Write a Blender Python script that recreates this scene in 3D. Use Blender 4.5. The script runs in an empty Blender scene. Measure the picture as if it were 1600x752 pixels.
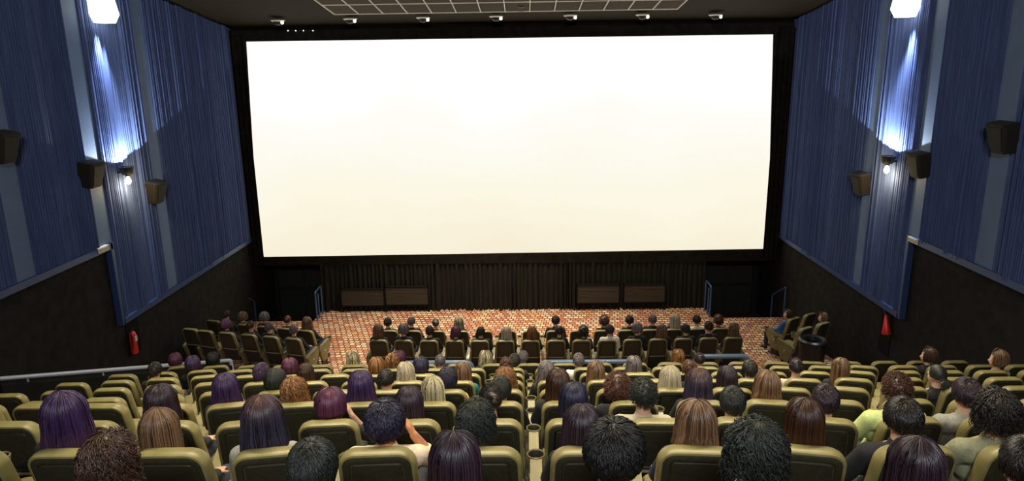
import bpy, math, random
import numpy as np
from mathutils import Vector, Matrix
random.seed(7); RNG = np.random.default_rng(11)
S = bpy.context.scene
COL = S.collection
R = math.radians

# ------------------------------------------------------------------ camera
F_PX = 1102.0
PITCH, YAW, ROLL = R(14), R(1.09), R(.83)
CAM = Vector((0, 0, 7.4))
_f = Vector((-math.sin(YAW)*math.cos(PITCH), math.cos(YAW)*math.cos(PITCH), -math.sin(PITCH)))
_r = Vector((math.cos(YAW), math.sin(YAW), 0)); _u = _r.cross(_f)
r2 = _r*math.cos(ROLL) - _u*math.sin(ROLL); u2 = _u*math.cos(ROLL) + _r*math.sin(ROLL)
cd = bpy.data.cameras.new('camera'); cam = bpy.data.objects.new('camera', cd); COL.objects.link(cam)
cd.sensor_width = 36; cd.lens = 36*F_PX/1600; cd.clip_start = .05; cd.clip_end = 200
M = Matrix((( r2.x, u2.x, -_f.x, CAM.x), (r2.y, u2.y, -_f.y, CAM.y), (r2.z, u2.z, -_f.z, CAM.z), (0, 0, 0, 1)))
cam.matrix_world = M
S.camera = cam
def ray(x, y): return _f + r2*((x-800)/F_PX) + u2*((376-y)/F_PX)
def atX(x, y, X): d = ray(x, y); return CAM + d*(X/d.x)
def atY(x, y, Y): d = ray(x, y); return CAM + d*(Y/d.y)
def atZ(x, y, Z): d = ray(x, y); return CAM + d*((Z-CAM.z)/d.z)
def proj(p):
    d = Vector(p)-CAM; z = d.dot(_f); return 800+F_PX*d.dot(r2)/z, 376-F_PX*d.dot(u2)/z, z

# ------------------------------------------------------------------ light
S.view_settings.view_transform = 'Standard'; S.view_settings.look = 'None'
S.view_settings.exposure = 0.0; S.view_settings.gamma = 1; S.view_settings.use_curve_mapping = False
w = bpy.data.worlds.new('world'); S.world = w; w.use_nodes = True
w.node_tree.nodes['Background'].inputs[0].default_value = (.02, .02, .025, 1)
w.node_tree.nodes['Background'].inputs[1].default_value = .3
def light(name, kind, loc, target, energy, color, **kw):
    d = bpy.data.lights.new(name, kind); d.energy = energy; d.color = color
    for k, v in kw.items(): setattr(d, k, v)
    o = bpy.data.objects.new(name, d); COL.objects.link(o); o.location = loc
    o.rotation_euler = (Vector(target)-Vector(loc)).to_track_quat('-Z', 'Y').to_euler()
    return o
# house lights in the ceiling above the back rows and above the stage apron, plus an unseen fill lamp
WARM = (1.0, .88, .62)
light('house_or_fill_light', 'AREA', (-1.0, 1.0, 10.6), (-.3, 7, 1.5), 25, WARM, shape='RECTANGLE', size=3.0, size_y=.8)
light('house_or_fill_light', 'AREA', (0, 5.6, 10.1), (0, 4.2, 1), 300, WARM, shape='RECTANGLE', size=7, size_y=.5, spread=R(120))
light('house_or_fill_light', 'AREA', (0, 10.4, 9.5), (0, 8.0, 1), 400, WARM, shape='RECTANGLE', size=10, size_y=.5, spread=R(84))
light('house_or_fill_light', 'AREA', (0, -2.2, 10.2), (0, 14, 8.6), 330, (.92, .95, 1.0), shape='RECTANGLE', size=2.0, size_y=.6, spread=R(125))  # fill lamp added behind the viewpoint to brighten the walls, no real fixture
light('stage_light', 'SPOT', (-1.5, 18.2, 8.6), (-1.8, 17.3, 0), 3500, (1, .88, .66), spot_size=R(86), spot_blend=.9, shadow_soft_size=.4)
light('stage_light', 'SPOT', (3.0, 18.4, 8.6), (2.6, 18.4, 0), 1200, (1, .85, .6), spot_size=R(80), spot_blend=.9, shadow_soft_size=.4)

# ------------------------------------------------------------------ materials
def mat(name, col, rough=.7, metal=0, col2=None, scale=20, bump=0, spec=.5, stretch=(1, 1, 1), detail=4, sheen=0):
    m = bpy.data.materials.new(name); m.use_nodes = True; nt = m.node_tree; b = nt.nodes['Principled BSDF']
    b.inputs['Roughness'].default_value = rough; b.inputs['Metallic'].default_value = metal
    b.inputs['Specular IOR Level'].default_value = spec
    b.inputs['Sheen Weight'].default_value = sheen
    b.inputs['Base Color'].default_value = (*col, 1)
    if col2 or bump:
        tc = nt.nodes.new('ShaderNodeTexCoord'); mp = nt.nodes.new('ShaderNodeMapping'); mp.inputs['Scale'].default_value = stretch
        n = nt.nodes.new('ShaderNodeTexNoise'); n.inputs['Scale'].default_value = scale; n.inputs['Detail'].default_value = detail
        nt.links.new(tc.outputs['Object'], mp.inputs[0]); nt.links.new(mp.outputs[0], n.inputs['Vector'])
        if col2:
            rp = nt.nodes.new('ShaderNodeValToRGB'); rp.color_ramp.elements[0].color = (*col, 1); rp.color_ramp.elements[1].color = (*col2, 1)
            rp.color_ramp.elements[0].position = .35; rp.color_ramp.elements[1].position = .68
            nt.links.new(n.outputs['Fac'], rp.inputs[0]); nt.links.new(rp.outputs[0], b.inputs['Base Color'])
        if bump:
            bp = nt.nodes.new('ShaderNodeBump'); bp.inputs['Strength'].default_value = bump; bp.inputs['Distance'].default_value = .01
            nt.links.new(n.outputs['Fac'], bp.inputs['Height']); nt.links.new(bp.outputs[0], b.inputs['Normal'])
    return m
def emit(name, col, strength):
    m = bpy.data.materials.new(name); m.use_nodes = True; nt = m.node_tree; nt.nodes.remove(nt.nodes['Principled BSDF'])
    e = nt.nodes.new('ShaderNodeEmission'); e.inputs[0].default_value = (*col, 1); e.inputs[1].default_value = strength
    nt.links.new(e.outputs[0], nt.nodes['Material Output'].inputs[0]); return m
M_olive = mat('olive_vinyl', (.20, .17, .062), .38, col2=(.27, .23, .09), scale=9, bump=.15, spec=.45)
M_panel = mat('dark_olive_plastic', (.024, .022, .010), .55, col2=(.036, .032, .014), scale=40, bump=.1)
M_under = mat('black_steel', (.012, .012, .011), .5)
M_trim = mat('pale_edge_strip', (.42, .37, .22), .4)
M_console = mat('tan_olive_plastic', (.17, .145, .06), .38, col2=(.23, .195, .085), scale=12)
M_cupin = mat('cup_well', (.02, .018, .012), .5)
M_badge = mat('white_plastic', (.8, .8, .74), .5)
M_wall = mat('black_wall_fabric', (.021, .0195, .018), .95, col2=(.031, .029, .026), scale=5, bump=.25, spec=.1)
M_pleat = mat('blue_pleated_fabric', (.060, .092, .215), .8, col2=(.085, .125, .285), scale=3, stretch=(1, 6, .5), spec=.3)
M_strip = mat('blue_flat_board', (.105, .17, .30), .7, col2=(.13, .20, .34), scale=2, spec=.3)
M_bluetrim = mat('blue_painted_metal', (.035, .07, .19), .4)
M_guard = mat('pale_blue_rail_paint', (.17, .24, .36), .3, metal=.2)
M_rail = mat('blue_rail_paint', (.06, .12, .25), .28, metal=.2)
M_railw = mat('brushed_rail', (.62, .66, .76), .4, metal=.2)
M_black = mat('black_matte', (.008, .008, .008), .9, spec=.15)
M_mask = mat('black_masking_cloth', (.010, .009, .007), .95, col2=(.018, .015, .010), scale=6, spec=.1)
M_curt = mat('black_curtain', (.011, .010, .008), .85, col2=(.019, .017, .012), scale=4, stretch=(4, 1, .5), spec=.2)
M_grille = mat('brown_grille', (.045, .034, .019), .7, col2=(.065, .048, .027), scale=60, stretch=(1, 1, 6))
M_ceil = mat('brown_ceiling', (.030, .024, .012), .9, col2=(.04, .032, .016), scale=12, spec=.15)
M_tile = mat('brown_ceiling_tile', (.062, .048, .022), .9, col2=(.085, .066, .03), scale=50, bump=.3, spec=.2)
M_bar = mat('white_grid_bar', (.85, .80, .62), .4)
M_speaker = mat('speaker_cloth', (.016, .0135, .008), .8, col2=(.022, .018, .011), scale=80, bump=.3)
M_shelf = mat('black_plastic', (.012, .012, .012), .35)
M_red = mat('red_enamel', (.75, .035, .02), .3)
M_white = mat('white_housing', (.75, .74, .66), .5)
M_floor = mat('dark_step_carpet', (.022, .019, .014), .95, col2=(.04, .032, .022), scale=30, bump=.3)
M_eye = mat('eye_white', (.8, .78, .74), .2)
M_iris = mat('eye_iris', (.05, .03, .02), .2)
M_shoe = mat('black_shoe', (.015, .013, .012), .35)
M_trou = mat('dark_trousers', (.02, .024, .04), .85, col2=(.03, .034, .055), scale=30)

def carpet():
    m = bpy.data.materials.new('patterned_carpet'); m.use_nodes = True; nt = m.node_tree; b = nt.nodes['Principled BSDF']
    b.inputs['Roughness'].default_value = .95; b.inputs['Specular IOR Level'].default_value = .1
    N = nt.nodes.new; L = nt.links.new
    def ma(op, a, c=None, v=None):
        n = N('ShaderNodeMath'); n.operation = op
        for i, q in ((0, a), (1, c)):
            if q is None: continue
            if isinstance(q, (int, float)): n.inputs[i].default_value = q
            else: L(q, n.inputs[i])
        return n.outputs[0]
    g = N('ShaderNodeNewGeometry'); sp = N('ShaderNodeSeparateXYZ'); L(g.outputs['Position'], sp.inputs[0])
    v = ma('DIVIDE', sp.outputs['Y'], .165); vf = ma('FLOOR', v); v0 = ma('SUBTRACT', v, vf)
    uu = ma('ADD', ma('DIVIDE', sp.outputs['X'], .155), ma('MULTIPLY', vf, .37)); uf = ma('FLOOR', uu); u0 = ma('SUBTRACT', uu, uf)
    cx = N('ShaderNodeCombineXYZ'); L(uf, cx.inputs[0]); L(vf, cx.inputs[1])
    wn = N('ShaderNodeTexWhiteNoise'); wn.noise_dimensions = '2D'; L(cx.outputs[0], wn.inputs['Vector'])
    def ramp(fac, cols):
        r = N('ShaderNodeValToRGB'); r.color_ramp.interpolation = 'CONSTANT'; e = r.color_ramp.elements
        e[0].color = (*cols[0], 1); e[1].position = 1/len(cols); e[1].color = (*cols[1], 1)
        for i in range(2, len(cols)):
            x = e.new(i/len(cols)); x.color = (*cols[i], 1)
        L(fac, r.inputs[0]); return r.outputs[0]
    c1 = ramp(wn.outputs['Value'], [(.68, .34, .16), (.80, .64, .40), (.60, .20, .10), (.62, .42, .36), (.86, .72, .46), (.60, .27, .13), (.42, .24, .24), (.74, .48, .26)])
    sc = N('ShaderNodeSeparateColor'); L(wn.outputs['Color'], sc.inputs[0])
    c2 = ramp(sc.outputs[1], [(.60, .16, .07), (.78, .60, .38), (.42, .14, .09), (.68, .36, .15), (.55, .40, .36)])
    du = ma('ABSOLUTE', ma('SUBTRACT', u0, .5)); dv = ma('ABSOLUTE', ma('SUBTRACT', v0, .5))
    inner = ma('MULTIPLY', ma('LESS_THAN', du, .24), ma('LESS_THAN', dv, .2))
    edge = ma('MAXIMUM', ma('GREATER_THAN', du, .40), ma('GREATER_THAN', dv, .37))
    m1 = N('ShaderNodeMix'); m1.data_type = 'RGBA'; L(inner, m1.inputs[0]); L(c1, m1.inputs[6]); L(c2, m1.inputs[7])
    m2 = N('ShaderNodeMix'); m2.data_type = 'RGBA'; L(edge, m2.inputs[0]); L(m1.outputs[2], m2.inputs[6]); m2.inputs[7].default_value = (.13, .06, .04, 1)
    L(m2.outputs[2], b.inputs['Base Color'])
    n = N('ShaderNodeTexNoise'); n.inputs['Scale'].default_value = 300; bp = N('ShaderNodeBump'); bp.inputs['Strength'].default_value = .3
    bp.inputs['Distance'].default_value = .005
    L(n.outputs['Fac'], bp.inputs['Height']); L(bp.outputs[0], b.inputs['Normal'])
    return m
M_carpet = carpet()

def screen_mat():
    m = bpy.data.materials.new('lit_screen'); m.use_nodes = True; nt = m.node_tree; nt.nodes.remove(nt.nodes['Principled BSDF'])
    N = nt.nodes.new; L = nt.links.new
    e = N('ShaderNodeEmission'); g = N('ShaderNodeNewGeometry'); sp = N('ShaderNodeSeparateXYZ'); L(g.outputs['Position'], sp.inputs[0])
    mr = N('ShaderNodeMapRange'); mr.inputs[1].default_value = 1.7; mr.inputs[2].default_value = 8.2; L(sp.outputs['Z'], mr.inputs[0])
    ns = N('ShaderNodeTexNoise'); ns.inputs['Scale'].default_value = .35; ns.inputs['Detail'].default_value = 1; L(g.outputs['Position'], ns.inputs['Vector'])
    ad = N('ShaderNodeMath'); ad.operation = 'MULTIPLY_ADD'; L(ns.outputs['Fac'], ad.inputs[0]); ad.inputs[1].default_value = .30; L(mr.outputs[0], ad.inputs[2])
    rp = N('ShaderNodeValToRGB'); E = rp.color_ramp.elements
    E[0].position = .1; E[0].color = (.93, .84, .66, 1); E[1].position = .80; E[1].color = (1.0, .98, .93, 1)
    k = E.new(.40); k.color = (.97, .93, .76, 1); k = E.new(.92); k.color = (1.08, 1.08, 1.05, 1)
    L(ad.outputs[0], rp.inputs[0]); L(rp.outputs[0], e.inputs[0]); e.inputs[1].default_value = 1.0
    L(e.outputs[0], nt.nodes['Material Output'].inputs[0]); return m
M_screen = screen_mat()

def hair_mat(name, dark, light, tip=None, tipamt=0, rough=.34, root=None):
    m = bpy.data.materials.new('hair_'+name); m.use_nodes = True; nt = m.node_tree; b = nt.nodes['Principled BSDF']
    N = nt.nodes.new; L = nt.links.new
    a = N('ShaderNodeAttribute'); a.attribute_name = 'tint'; t = N('ShaderNodeAttribute'); t.attribute_name = 'along'
    rp = N('ShaderNodeValToRGB'); rp.color_ramp.elements[0].color = (*dark, 1); rp.color_ramp.elements[1].color = (*light, 1)
    rp.color_ramp.elements[0].position = .25; rp.color_ramp.elements[1].position = .95
    L(a.outputs['Fac'], rp.inputs[0]); out = rp.outputs[0]
    if tip:
        mr = N('ShaderNodeMapRange'); mr.inputs[1].default_value = .45; mr.inputs[2].default_value = 1; mr.inputs[4].default_value = tipamt
        L(t.outputs['Fac'], mr.inputs[0]); mx = N('ShaderNodeMix'); mx.data_type = 'RGBA'; L(mr.outputs[0], mx.inputs[0]); L(out, mx.inputs[6])
        mx.inputs[7].default_value = (*tip, 1); out = mx.outputs[2]
    if root:
        mr = N('ShaderNodeMapRange'); mr.inputs[1].default_value = .05; mr.inputs[2].default_value = .35; mr.inputs[3].default_value = .8; mr.inputs[4].default_value = 0
        L(t.outputs['Fac'], mr.inputs[0]); mx = N('ShaderNodeMix'); mx.data_type = 'RGBA'; L(mr.outputs[0], mx.inputs[0]); L(out, mx.inputs[6])
        mx.inputs[7].default_value = (*root, 1); out = mx.outputs[2]
    L(out, b.inputs['Base Color'])
    b.inputs['Roughness'].default_value = rough+.05; b.inputs['Specular IOR Level'].default_value = .55
    return m
HM = {
 'purple': hair_mat('purple', (.018, .006, .030), (.075, .035, .135), tip=(.085, .025, .035), tipamt=.8),
 'navy': hair_mat('navy', (.006, .006, .016), (.03, .028, .075), tip=(.03, .012, .03), tipamt=.5),
 'burgundy': hair_mat('burgundy', (.04, .008, .026), (.15, .035, .085)),
 'pinkish': hair_mat('pinkish', (.10, .03, .08), (.26, .10, .2)),
 'plum': hair_mat('plum', (.010, .005, .008), (.052, .028, .045)),
 'plumroot': hair_mat('plumroot', (.010, .007, .016), (.06, .055, .10), root=(.09, .035, .025)),
 'dark': hair_mat('dark', (.006, .004, .004), (.035, .024, .020)),
 'black': hair_mat('black', (.002, .002, .0025), (.006, .005, .005), rough=.5),
 'green': hair_mat('green', (.007, .009, .007), (.028, .036, .029), rough=.45),
 'brown': hair_mat('brown', (.022, .010, .006), (.11, .055, .032)),
 'redbrown': hair_mat('redbrown', (.016, .006, .003), (.075, .028, .012), tip=(.13, .045, .018), tipamt=.6),
 'lightbrown': hair_mat('lightbrown', (.05, .024, .011), (.30, .17, .09), tip=(.24, .13, .07), tipamt=.5),
 'orange': hair_mat('orange', (.06, .020, .005), (.42, .19, .055)),
 'ginger': hair_mat('ginger', (.04, .013, .007), (.16, .058, .03)),
 'blond': hair_mat('blond', (.26, .21, .13), (.66, .58, .43)),
 'streaked': hair_mat('streaked', (.03, .022, .012), (.85, .74, .45)),
 'grey': hair_mat('grey', (.05, .04, .045), (.26, .22, .23)),
}
HNAME = {'purple': 'purple', 'navy': 'navy', 'burgundy': 'burgundy', 'pinkish': 'pinkish purple', 'plum': 'dark plum', 'plumroot': 'blue-black',
 'dark': 'dark brown', 'black': 'black', 'green': 'greenish black', 'brown': 'brown', 'redbrown': 'reddish brown', 'lightbrown': 'light brown',
 'orange': 'copper', 'ginger': 'ginger', 'blond': 'pale blond', 'streaked': 'streaked blond', 'grey': 'grey'}
SKIN = {'fair': mat('skin_fair', (.62, .36, .24), .5, spec=.35), 'warm': mat('skin_warm', (.60, .26, .12), .5, spec=.35)}
for m in SKIN.values(): m.node_tree.nodes['Principled BSDF'].inputs['Subsurface Weight'].default_value = .05
CLOTH = {n: mat('cloth_'+n, c, .9, col2=tuple(min(1, v*1.25+.004) for v in c), scale=60, bump=.2) for n, c in {
 'black': (.012, .012, .014), 'navy': (.02, .03, .07), 'white': (.72, .69, .64), 'beige': (.45, .40, .30), 'lime': (.50, .58, .22), 'olive': (.22, .22, .13),
 'cream': (.68, .52, .36), 'blue': (.04, .12, .30), 'teal': (.01, .12, .11), 'grey': (.28, .27, .23), 'yellow': (.75, .42, .06), 'maroon': (.09, .015, .02)}.items()}

# ------------------------------------------------------------------ mesh builder
class MB:
    def __init__(s): s.v = []; s.f = []; s.m = []
    def add(s, vs, fs, mi=0):
        o = len(s.v); s.v += [tuple(p) for p in vs]; s.f += [tuple(i+o for i in f) for f in fs]; s.m += [mi]*len(fs); return s
    def box(s, lo, hi, mi=0, T=None):
        x0, y0, z0 = lo; x1, y1, z1 = hi
        vs = [(x0, y0, z0), (x1, y0, z0), (x1, y1, z0), (x0, y1, z0), (x0, y0, z1), (x1, y0, z1), (x1, y1, z1), (x0, y1, z1)]
        if T: vs = [T(Vector(p)) for p in vs]
        return s.add(vs, [(0, 3, 2, 1), (4, 5, 6, 7), (0, 1, 5, 4), (1, 2, 6, 5), (2, 3, 7, 6), (3, 0, 4, 7)], mi)
    def hexa(s, vs, mi=0): return s.add(vs, [(0, 3, 2, 1), (4, 5, 6, 7), (0, 1, 5, 4), (1, 2, 6, 5), (2, 3, 7, 6), (3, 0, 4, 7)], mi)
    def loft(s, rings, caps=True, mi=0, closed=True):
        n = len(rings[0]); vs = [p for r in rings for p in r]; fs = []
        for a in range(len(rings)-1):
            for i in range(n if closed else n-1):
                j = (i+1) % n; fs.append((a*n+i, a*n+j, (a+1)*n+j, (a+1)*n+i))
        if caps: fs.append(tuple(range(n))[::-1]); fs.append(tuple((len(rings)-1)*n+i for i in range(n)))
        return s.add(vs, fs, mi)
    def lathe(s, prof, c=(0, 0, 0), n=24, mi=0, caps=False, axis='Z'):
        rings = []
        for r, z in prof:
            ring = []
            for i in range(n):
                a = 2*math.pi*i/n; p = (r*math.cos(a), r*math.sin(a), z)
                if axis == 'Y': p = (p[0], z, p[1])
                if axis == 'X': p = (z, p[0], p[1])
                ring.append((c[0]+p[0], c[1]+p[1], c[2]+p[2]))
            rings.append(ring)
        return s.loft(rings, caps, mi)
    def tube(s, pts, r, n=10, mi=0, closed=False):
        pts = [Vector(p) for p in pts]; rings = []; prev = None
        for i, p in enumerate(pts):
            t = (pts[min(i+1, len(pts)-1)]-pts[max(i-1, 0)]).normalized()
            ref = prev if prev is not None else (Vector((0, 0, 1)) if abs(t.z) < .9 else Vector((1, 0, 0)))
            a = (ref - t*ref.dot(t)).normalized(); b = t.cross(a); prev = a
            rr = r[i] if isinstance(r, (list, tuple)) else r
            rings.append([p + a*rr*math.cos(2*math.pi*k/n) + b*rr*math.sin(2*math.pi*k/n) for k in range(n)])
        return s.loft(rings, True, mi)
    def mesh(s, name, mats, smooth=False):
        me = bpy.data.meshes.new(name); me.from_pydata(s.v, [], s.f)
        for m in (mats if isinstance(mats, (list, tuple)) else [mats]): me.materials.append(m)
        me.polygons.foreach_set('material_index', s.m)
        if smooth:
            me.polygons.foreach_set('use_smooth', [True]*len(me.polygons))
            if smooth != 'all': me.set_sharp_from_angle(angle=R(38))
        me.update(); return me
    def obj(s, name, mats, parent=None, smooth=False, **k): return link(name, s.mesh(name, mats, smooth), parent, **k)
def link(name, me, parent=None, **k):
    o = bpy.data.objects.new(name, me); COL.objects.link(o)
    if parent: o.parent = parent
    for a, b in k.items(): o[a] = b
    return o
def empty(name, loc, rz=0, **k):
    o = bpy.data.objects.new(name, None); COL.objects.link(o); o.location = loc; o.rotation_euler = (0, 0, rz); o.empty_display_size = .1
    for a, b in k.items(): o[a] = b
    return o
def fillet(pts, r, n=5):
    out = [Vector(pts[0])]
    for i in range(1, len(pts)-1):
        p = Vector(pts[i]); a = (Vector(pts[i-1])-p).normalized(); b = (Vector(pts[i+1])-p).normalized()
        p0 = p+a*r; p1 = p+b*r
        for k in range(n+1):
            t = k/n; out.append(p0*(1-t)**2 + p*2*t*(1-t) + p1*t*t)
    out.append(Vector(pts[-1])); return out

# ================================================================== THE SETTING
XL, XR, YF, YB = -8.45, 7.75, 21.1, -4.0
def ceil_z(y): return 8.5 + .12*(21-y)
struct = dict(kind='structure')
def row_y(k): return 3.41 + 1.05*(k-1)
def row_z(k): return 7.4 - 2.02 - 1.02 - .395*(k-1)
# floor: stepped tiers, cross aisle, sloping front block, stage apron with two stair wells
PIT_L, PIT_R, PIT_Y = -6.38, 5.55, 19.9
floor = MB().box((XL-.2, 11.7, .3), (XR+.2, 14.2, .45))
F1Y, F2Y, F1Z, F2Z = 14.85, 16.0, .38, .14
def front_z(y): return .45 if y < 14.2 else (.45-.07*(y-14.2)/.65 if y < F1Y else (F1Z+(F2Z-F1Z)*(y-F1Y)/(F2Y-F1Y) if y < F2Y else max(0, F2Z*(1-(y-F2Y)/1.2))))
ys = [14.2, F1Y-.1, F1Y+.4, F2Y-.1, F2Y+.3, 17.2, PIT_Y]
for a, b in zip(ys, ys[1:]):
    za, zb = front_z(a), front_z(b)
    floor.hexa([(XL-.2, a, -.2), (XR+.2, a, -.2), (XR+.2, b, -.2), (XL-.2, b, -.2), (XL-.2, a, za), (XR+.2, a, za), (XR+.2, b, zb), (XL-.2, b, zb)])
floor.box((PIT_L, PIT_Y, -.9), (PIT_R, YF, 0))
fl = floor.obj('floor', M_carpet, **struct)
def vom(px, k): return atY(px, 600, row_y(k)).x-.45
VOM = {5: vom(40, 5), 6: vom(140, 6), 7: vom(212, 7), 8: vom(278, 8)}   # entrance passage cut into the left side of the tiers
MB().box((XL-.2, 7.3, .3), (XL+6, 11.75, .45)).obj('passage_floor', M_floor, fl)
for k in range(-4, 9):
    y0 = row_y(k)-.15; y1 = row_y(k)+.90 if k < 8 else 11.7; z = row_z(k)
    if k == -4: y0 = YB
    MB().box((VOM.get(k, XL-.2), y0, z-.9), (XR+.2, y1, z)).obj('tier', M_floor, fl)
    MB().box((VOM.get(k, XL-.2), y1-.03, z-.01), (XR+.2, y1+.012, z+.006)).obj('step_nosing', M_under, fl)
for sx, (a, b) in ((-1, (XL-.2, PIT_L)), (1, (PIT_R, XR+.2))):
    for i in range(5):
        MB().box((a, PIT_Y+i*.3, -1.2), (b, PIT_Y+(i+1)*.3, -.16*(i+1))).obj('stair_step', M_floor, fl)
    MB().box((a, PIT_Y+1.5, -1.3), (b, 23.2, -.8)).obj('landing', M_floor, fl)
# side walls, back wall
for nm, x0, x1 in (('wall_left', XL-.3, XL), ('wall_right', XR, XR+.3)):
    MB().box((x0, YB, -1.3), (x1, 23.3, 12)).obj(nm, M_wall, **struct)
MB().box((XL, YB-.3, 4), (XR, YB, 12)).obj('wall_back', M_wall, **struct)
wf = MB()
wf.box((XL, YF, 1.55), (XR, YF+.25, 9.2)); wf.box((PIT_L, YF, -1.2), (PIT_R, YF+.25, 1.55))
wfo = wf.obj('wall_front', M_mask, **struct)
# ceiling
MB().hexa([(XL-.3, YB, ceil_z(YB)+.03), (XR+.3, YB, ceil_z(YB)+.03), (XR+.3, YF+.3, ceil_z(YF)+.03), (XL-.3, YF+.3, ceil_z(YF)+.03),
           (XL-.3, YB, ceil_z(YB)+.3), (XR+.3, YB, ceil_z(YB)+.3), (XR+.3, YF+.3, ceil_z(YF)+.3), (XL-.3, YF+.3, ceil_z(YF)+.3)]).obj('ceiling', M_ceil, **struct)
ceil = bpy.data.objects['ceiling']
GX0, GX1, GY1 = -4.85, 3.95, 19.0
ncol = 14; TW = (GX1-GX0)/ncol; TD = 1.15
tile = MB(); h = TW/2-.012; d = TD/2-.012
tile.loft([[(-h, -d, .02), (h, -d, .02), (h, d, .02), (-h, d, .02)], [(-h, -d, .0), (h, -d, .0), (h, d, .0), (-h, d, .0)],
           [(-h+.02, -d+.02, -.012), (h-.02, -d+.02, -.012), (h-.02, d-.02, -.012), (-h+.02, d-.02, -.012)]])
tme = tile.mesh('ceiling_tile', M_tile)
tilt = math.atan(-.12)
for j in range(7):
    for i in range(ncol):
        y = GY1-TD*(j+.5); o = link('ceiling_tile', tme, ceil); o.location = (GX0+TW*(i+.5), y, ceil_z(y)); o.rotation_euler = (tilt, 0, 0)
bme = MB().box((-.011, -TD*3, -.03), (.011, TD*3, .02)).mesh('grid_bar', M_bar)
for i in range(ncol+1):
    y = GY1-TD*3; o = link('grid_bar', bme, ceil); o.location = (GX0+TW*i, y, ceil_z(y)); o.rotation_euler = (tilt, 0, 0)
bme = MB().box((GX0, -.011, -.028), (GX1, .011, .02)).mesh('cross_bar', M_bar)
for j in range(7):
    y = GY1-TD*j; o = link('cross_bar', bme, ceil); o.location = (0, y, ceil_z(y)); o.rotation_euler = (tilt, 0, 0)

# blue acoustic cladding: pleated panels and flat strips, two levels
def cladding(side, X, strips, zlow, zhigh, ystep):
    s = 1 if side == 'left' else -1                       # +x is into the room on the left wall
    root = empty('trim_1' if side == 'left' else 'trim_2', (X, ystep, zlow), kind='structure')
    def L(p): return (p[0]-X, p[1]-ystep, p[2]-zlow)
    segs = []; y = 20.95
    for a, b in strips:                                   # from the screen towards the camera
        segs.append(('pleat', b, y)); segs.append(('strip', a, b)); y = a
    segs.append(('pleat', YB+.2, y))
    for kind, a, b in segs:
        parts = [(a, b)] if not (a < ystep < b) else [(a, ystep), (ystep, b)]
        for a, b in parts:
            zb = zlow if (a+b)/2 > ystep else zhigh
            if kind == 'strip':
                MB().hexa([L(p) for p in [(X, a, zb), (X+s*.07, a, zb), (X+s*.07, b, zb), (X, b, zb), (X, a, ceil_z(a)), (X+s*.07, a, ceil_z(a)), (X+s*.07, b, ceil_z(b)), (X, b, ceil_z(b))]]).obj('flat_strip', M_strip, root)
            else:
                if b-a < .08: continue
                m = MB(); y = a; prof = []; rr = random.Random(int(a*100)+(5 if s > 0 else 9)); deep = .075
                while y < b-.02:
                    wd = rr.uniform(.048, .085)
                    if rr.random() < .16: deep = rr.choice((.05, .075, .105))
                    dd = deep*rr.uniform(.7, 1.1)
                    for q, f in ((0, 0), (.10, .05), (.26, .85), (.5, 1), (.76, .85), (.92, .05)):
                        yy = y+wd*q
                        if yy < b: prof.append((yy, .03+dd*f))
                    y += wd
                prof.append((b, .03))
                lo = [L((X+s*dpt, yy, zb)) for yy, dpt in prof]; hi = [L((X+s*dpt, yy, ceil_z(yy))) for yy, dpt in prof]
                m.loft([lo, hi], caps=False, closed=False)
                o = m.obj('pleated_panel', M_pleat, root, smooth=True); o['kind'] = 'stuff' if False else 'structure'
    # blue metal edging under both levels and up the step
    m = MB(); m.box(L((min(X, X+s*.12), ystep, zlow-.07)), L((max(X, X+s*.12), 20.95, zlow+.05))); m.obj('edge_rail', M_bluetrim, root)
    m = MB(); m.box(L((min(X, X+s*.12), YB+.2, zhigh-.07)), L((max(X, X+s*.12), ystep, zhigh+.05))); m.obj('edge_rail', M_bluetrim, root)
    m = MB(); m.box(L((min(X, X+s*.12), ystep-.07, zlow-.07)), L((max(X, X+s*.12), ystep+.03, zhigh+.05))); m.obj('edge_rail', M_bluetrim, root)
cladding('left', XL, [(15.6, 16.1), (13.27, 13.76), (11.0, 11.45), (8.8, 9.25)], 2.34, 3.97, 13.68)
cladding('right', XR, [(15.5, 15.95), (13.48, 13.9), (11.28, 11.74), (9.1, 9.5)], 2.30, 3.95, 13.80)

# screen and masking frame
Y = 20.85
sc = MB(); q = [(-7.94, 8.15), (7.08, 8.13), (7.38, 1.85), (-8.20, 1.74)]
q = [(x*Y/20.9, 7.4+(z-7.4)*Y/20.9) for x, z in q]
sc.hexa([(q[3][0], Y, q[3][1]), (q[2][0], Y, q[2][1]), (q[2][0], Y+.04, q[2][1]), (q[3][0], Y+.04, q[3][1]), (q[0][0], Y, q[0][1]), (q[1][0], Y, q[1][1]), (q[1][0], Y+.04, q[1][1]), (q[0][0], Y+.04, q[0][1])])
sc.obj('cinema_screen', M_screen, label='huge glowing cream-white cinema screen filling the front wall', category='screen')
fr = empty('masking_frame', (0, Y, 1.5), label='black cloth masking frame around the big screen', category='frame')
def L(x, y, z): return (x, y-Y, z-1.5)
def bar(a, b, c, d2, name):
    MB().hexa([L(a[0], Y-.06, a[1]), L(b[0], Y-.06, b[1]), L(b[0], Y+.2, b[1]), L(a[0], Y+.2, a[1]), L(d2[0], Y-.06, d2[1]), L(c[0], Y-.06, c[1]), L(c[0], Y+.2, c[1]), L(d2[0], Y+.2, d2[1])]).obj(name, M_mask, fr)
bar((XL+.02, q[0][1]), (XR-.02, q[1][1]), (XR-.02, 8.45), (XL+.02, 8.45), 'top_masking')
bar((XL+.02, 1.50), (XR-.02, 1.50), (XR-.02, q[2][1]), (XL+.02, q[3][1]), 'bottom_masking')
bar((XL+.02, q[3][1]), q[3], q[0], (XL+.02, q[0][1]), 'side_masking')
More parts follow.
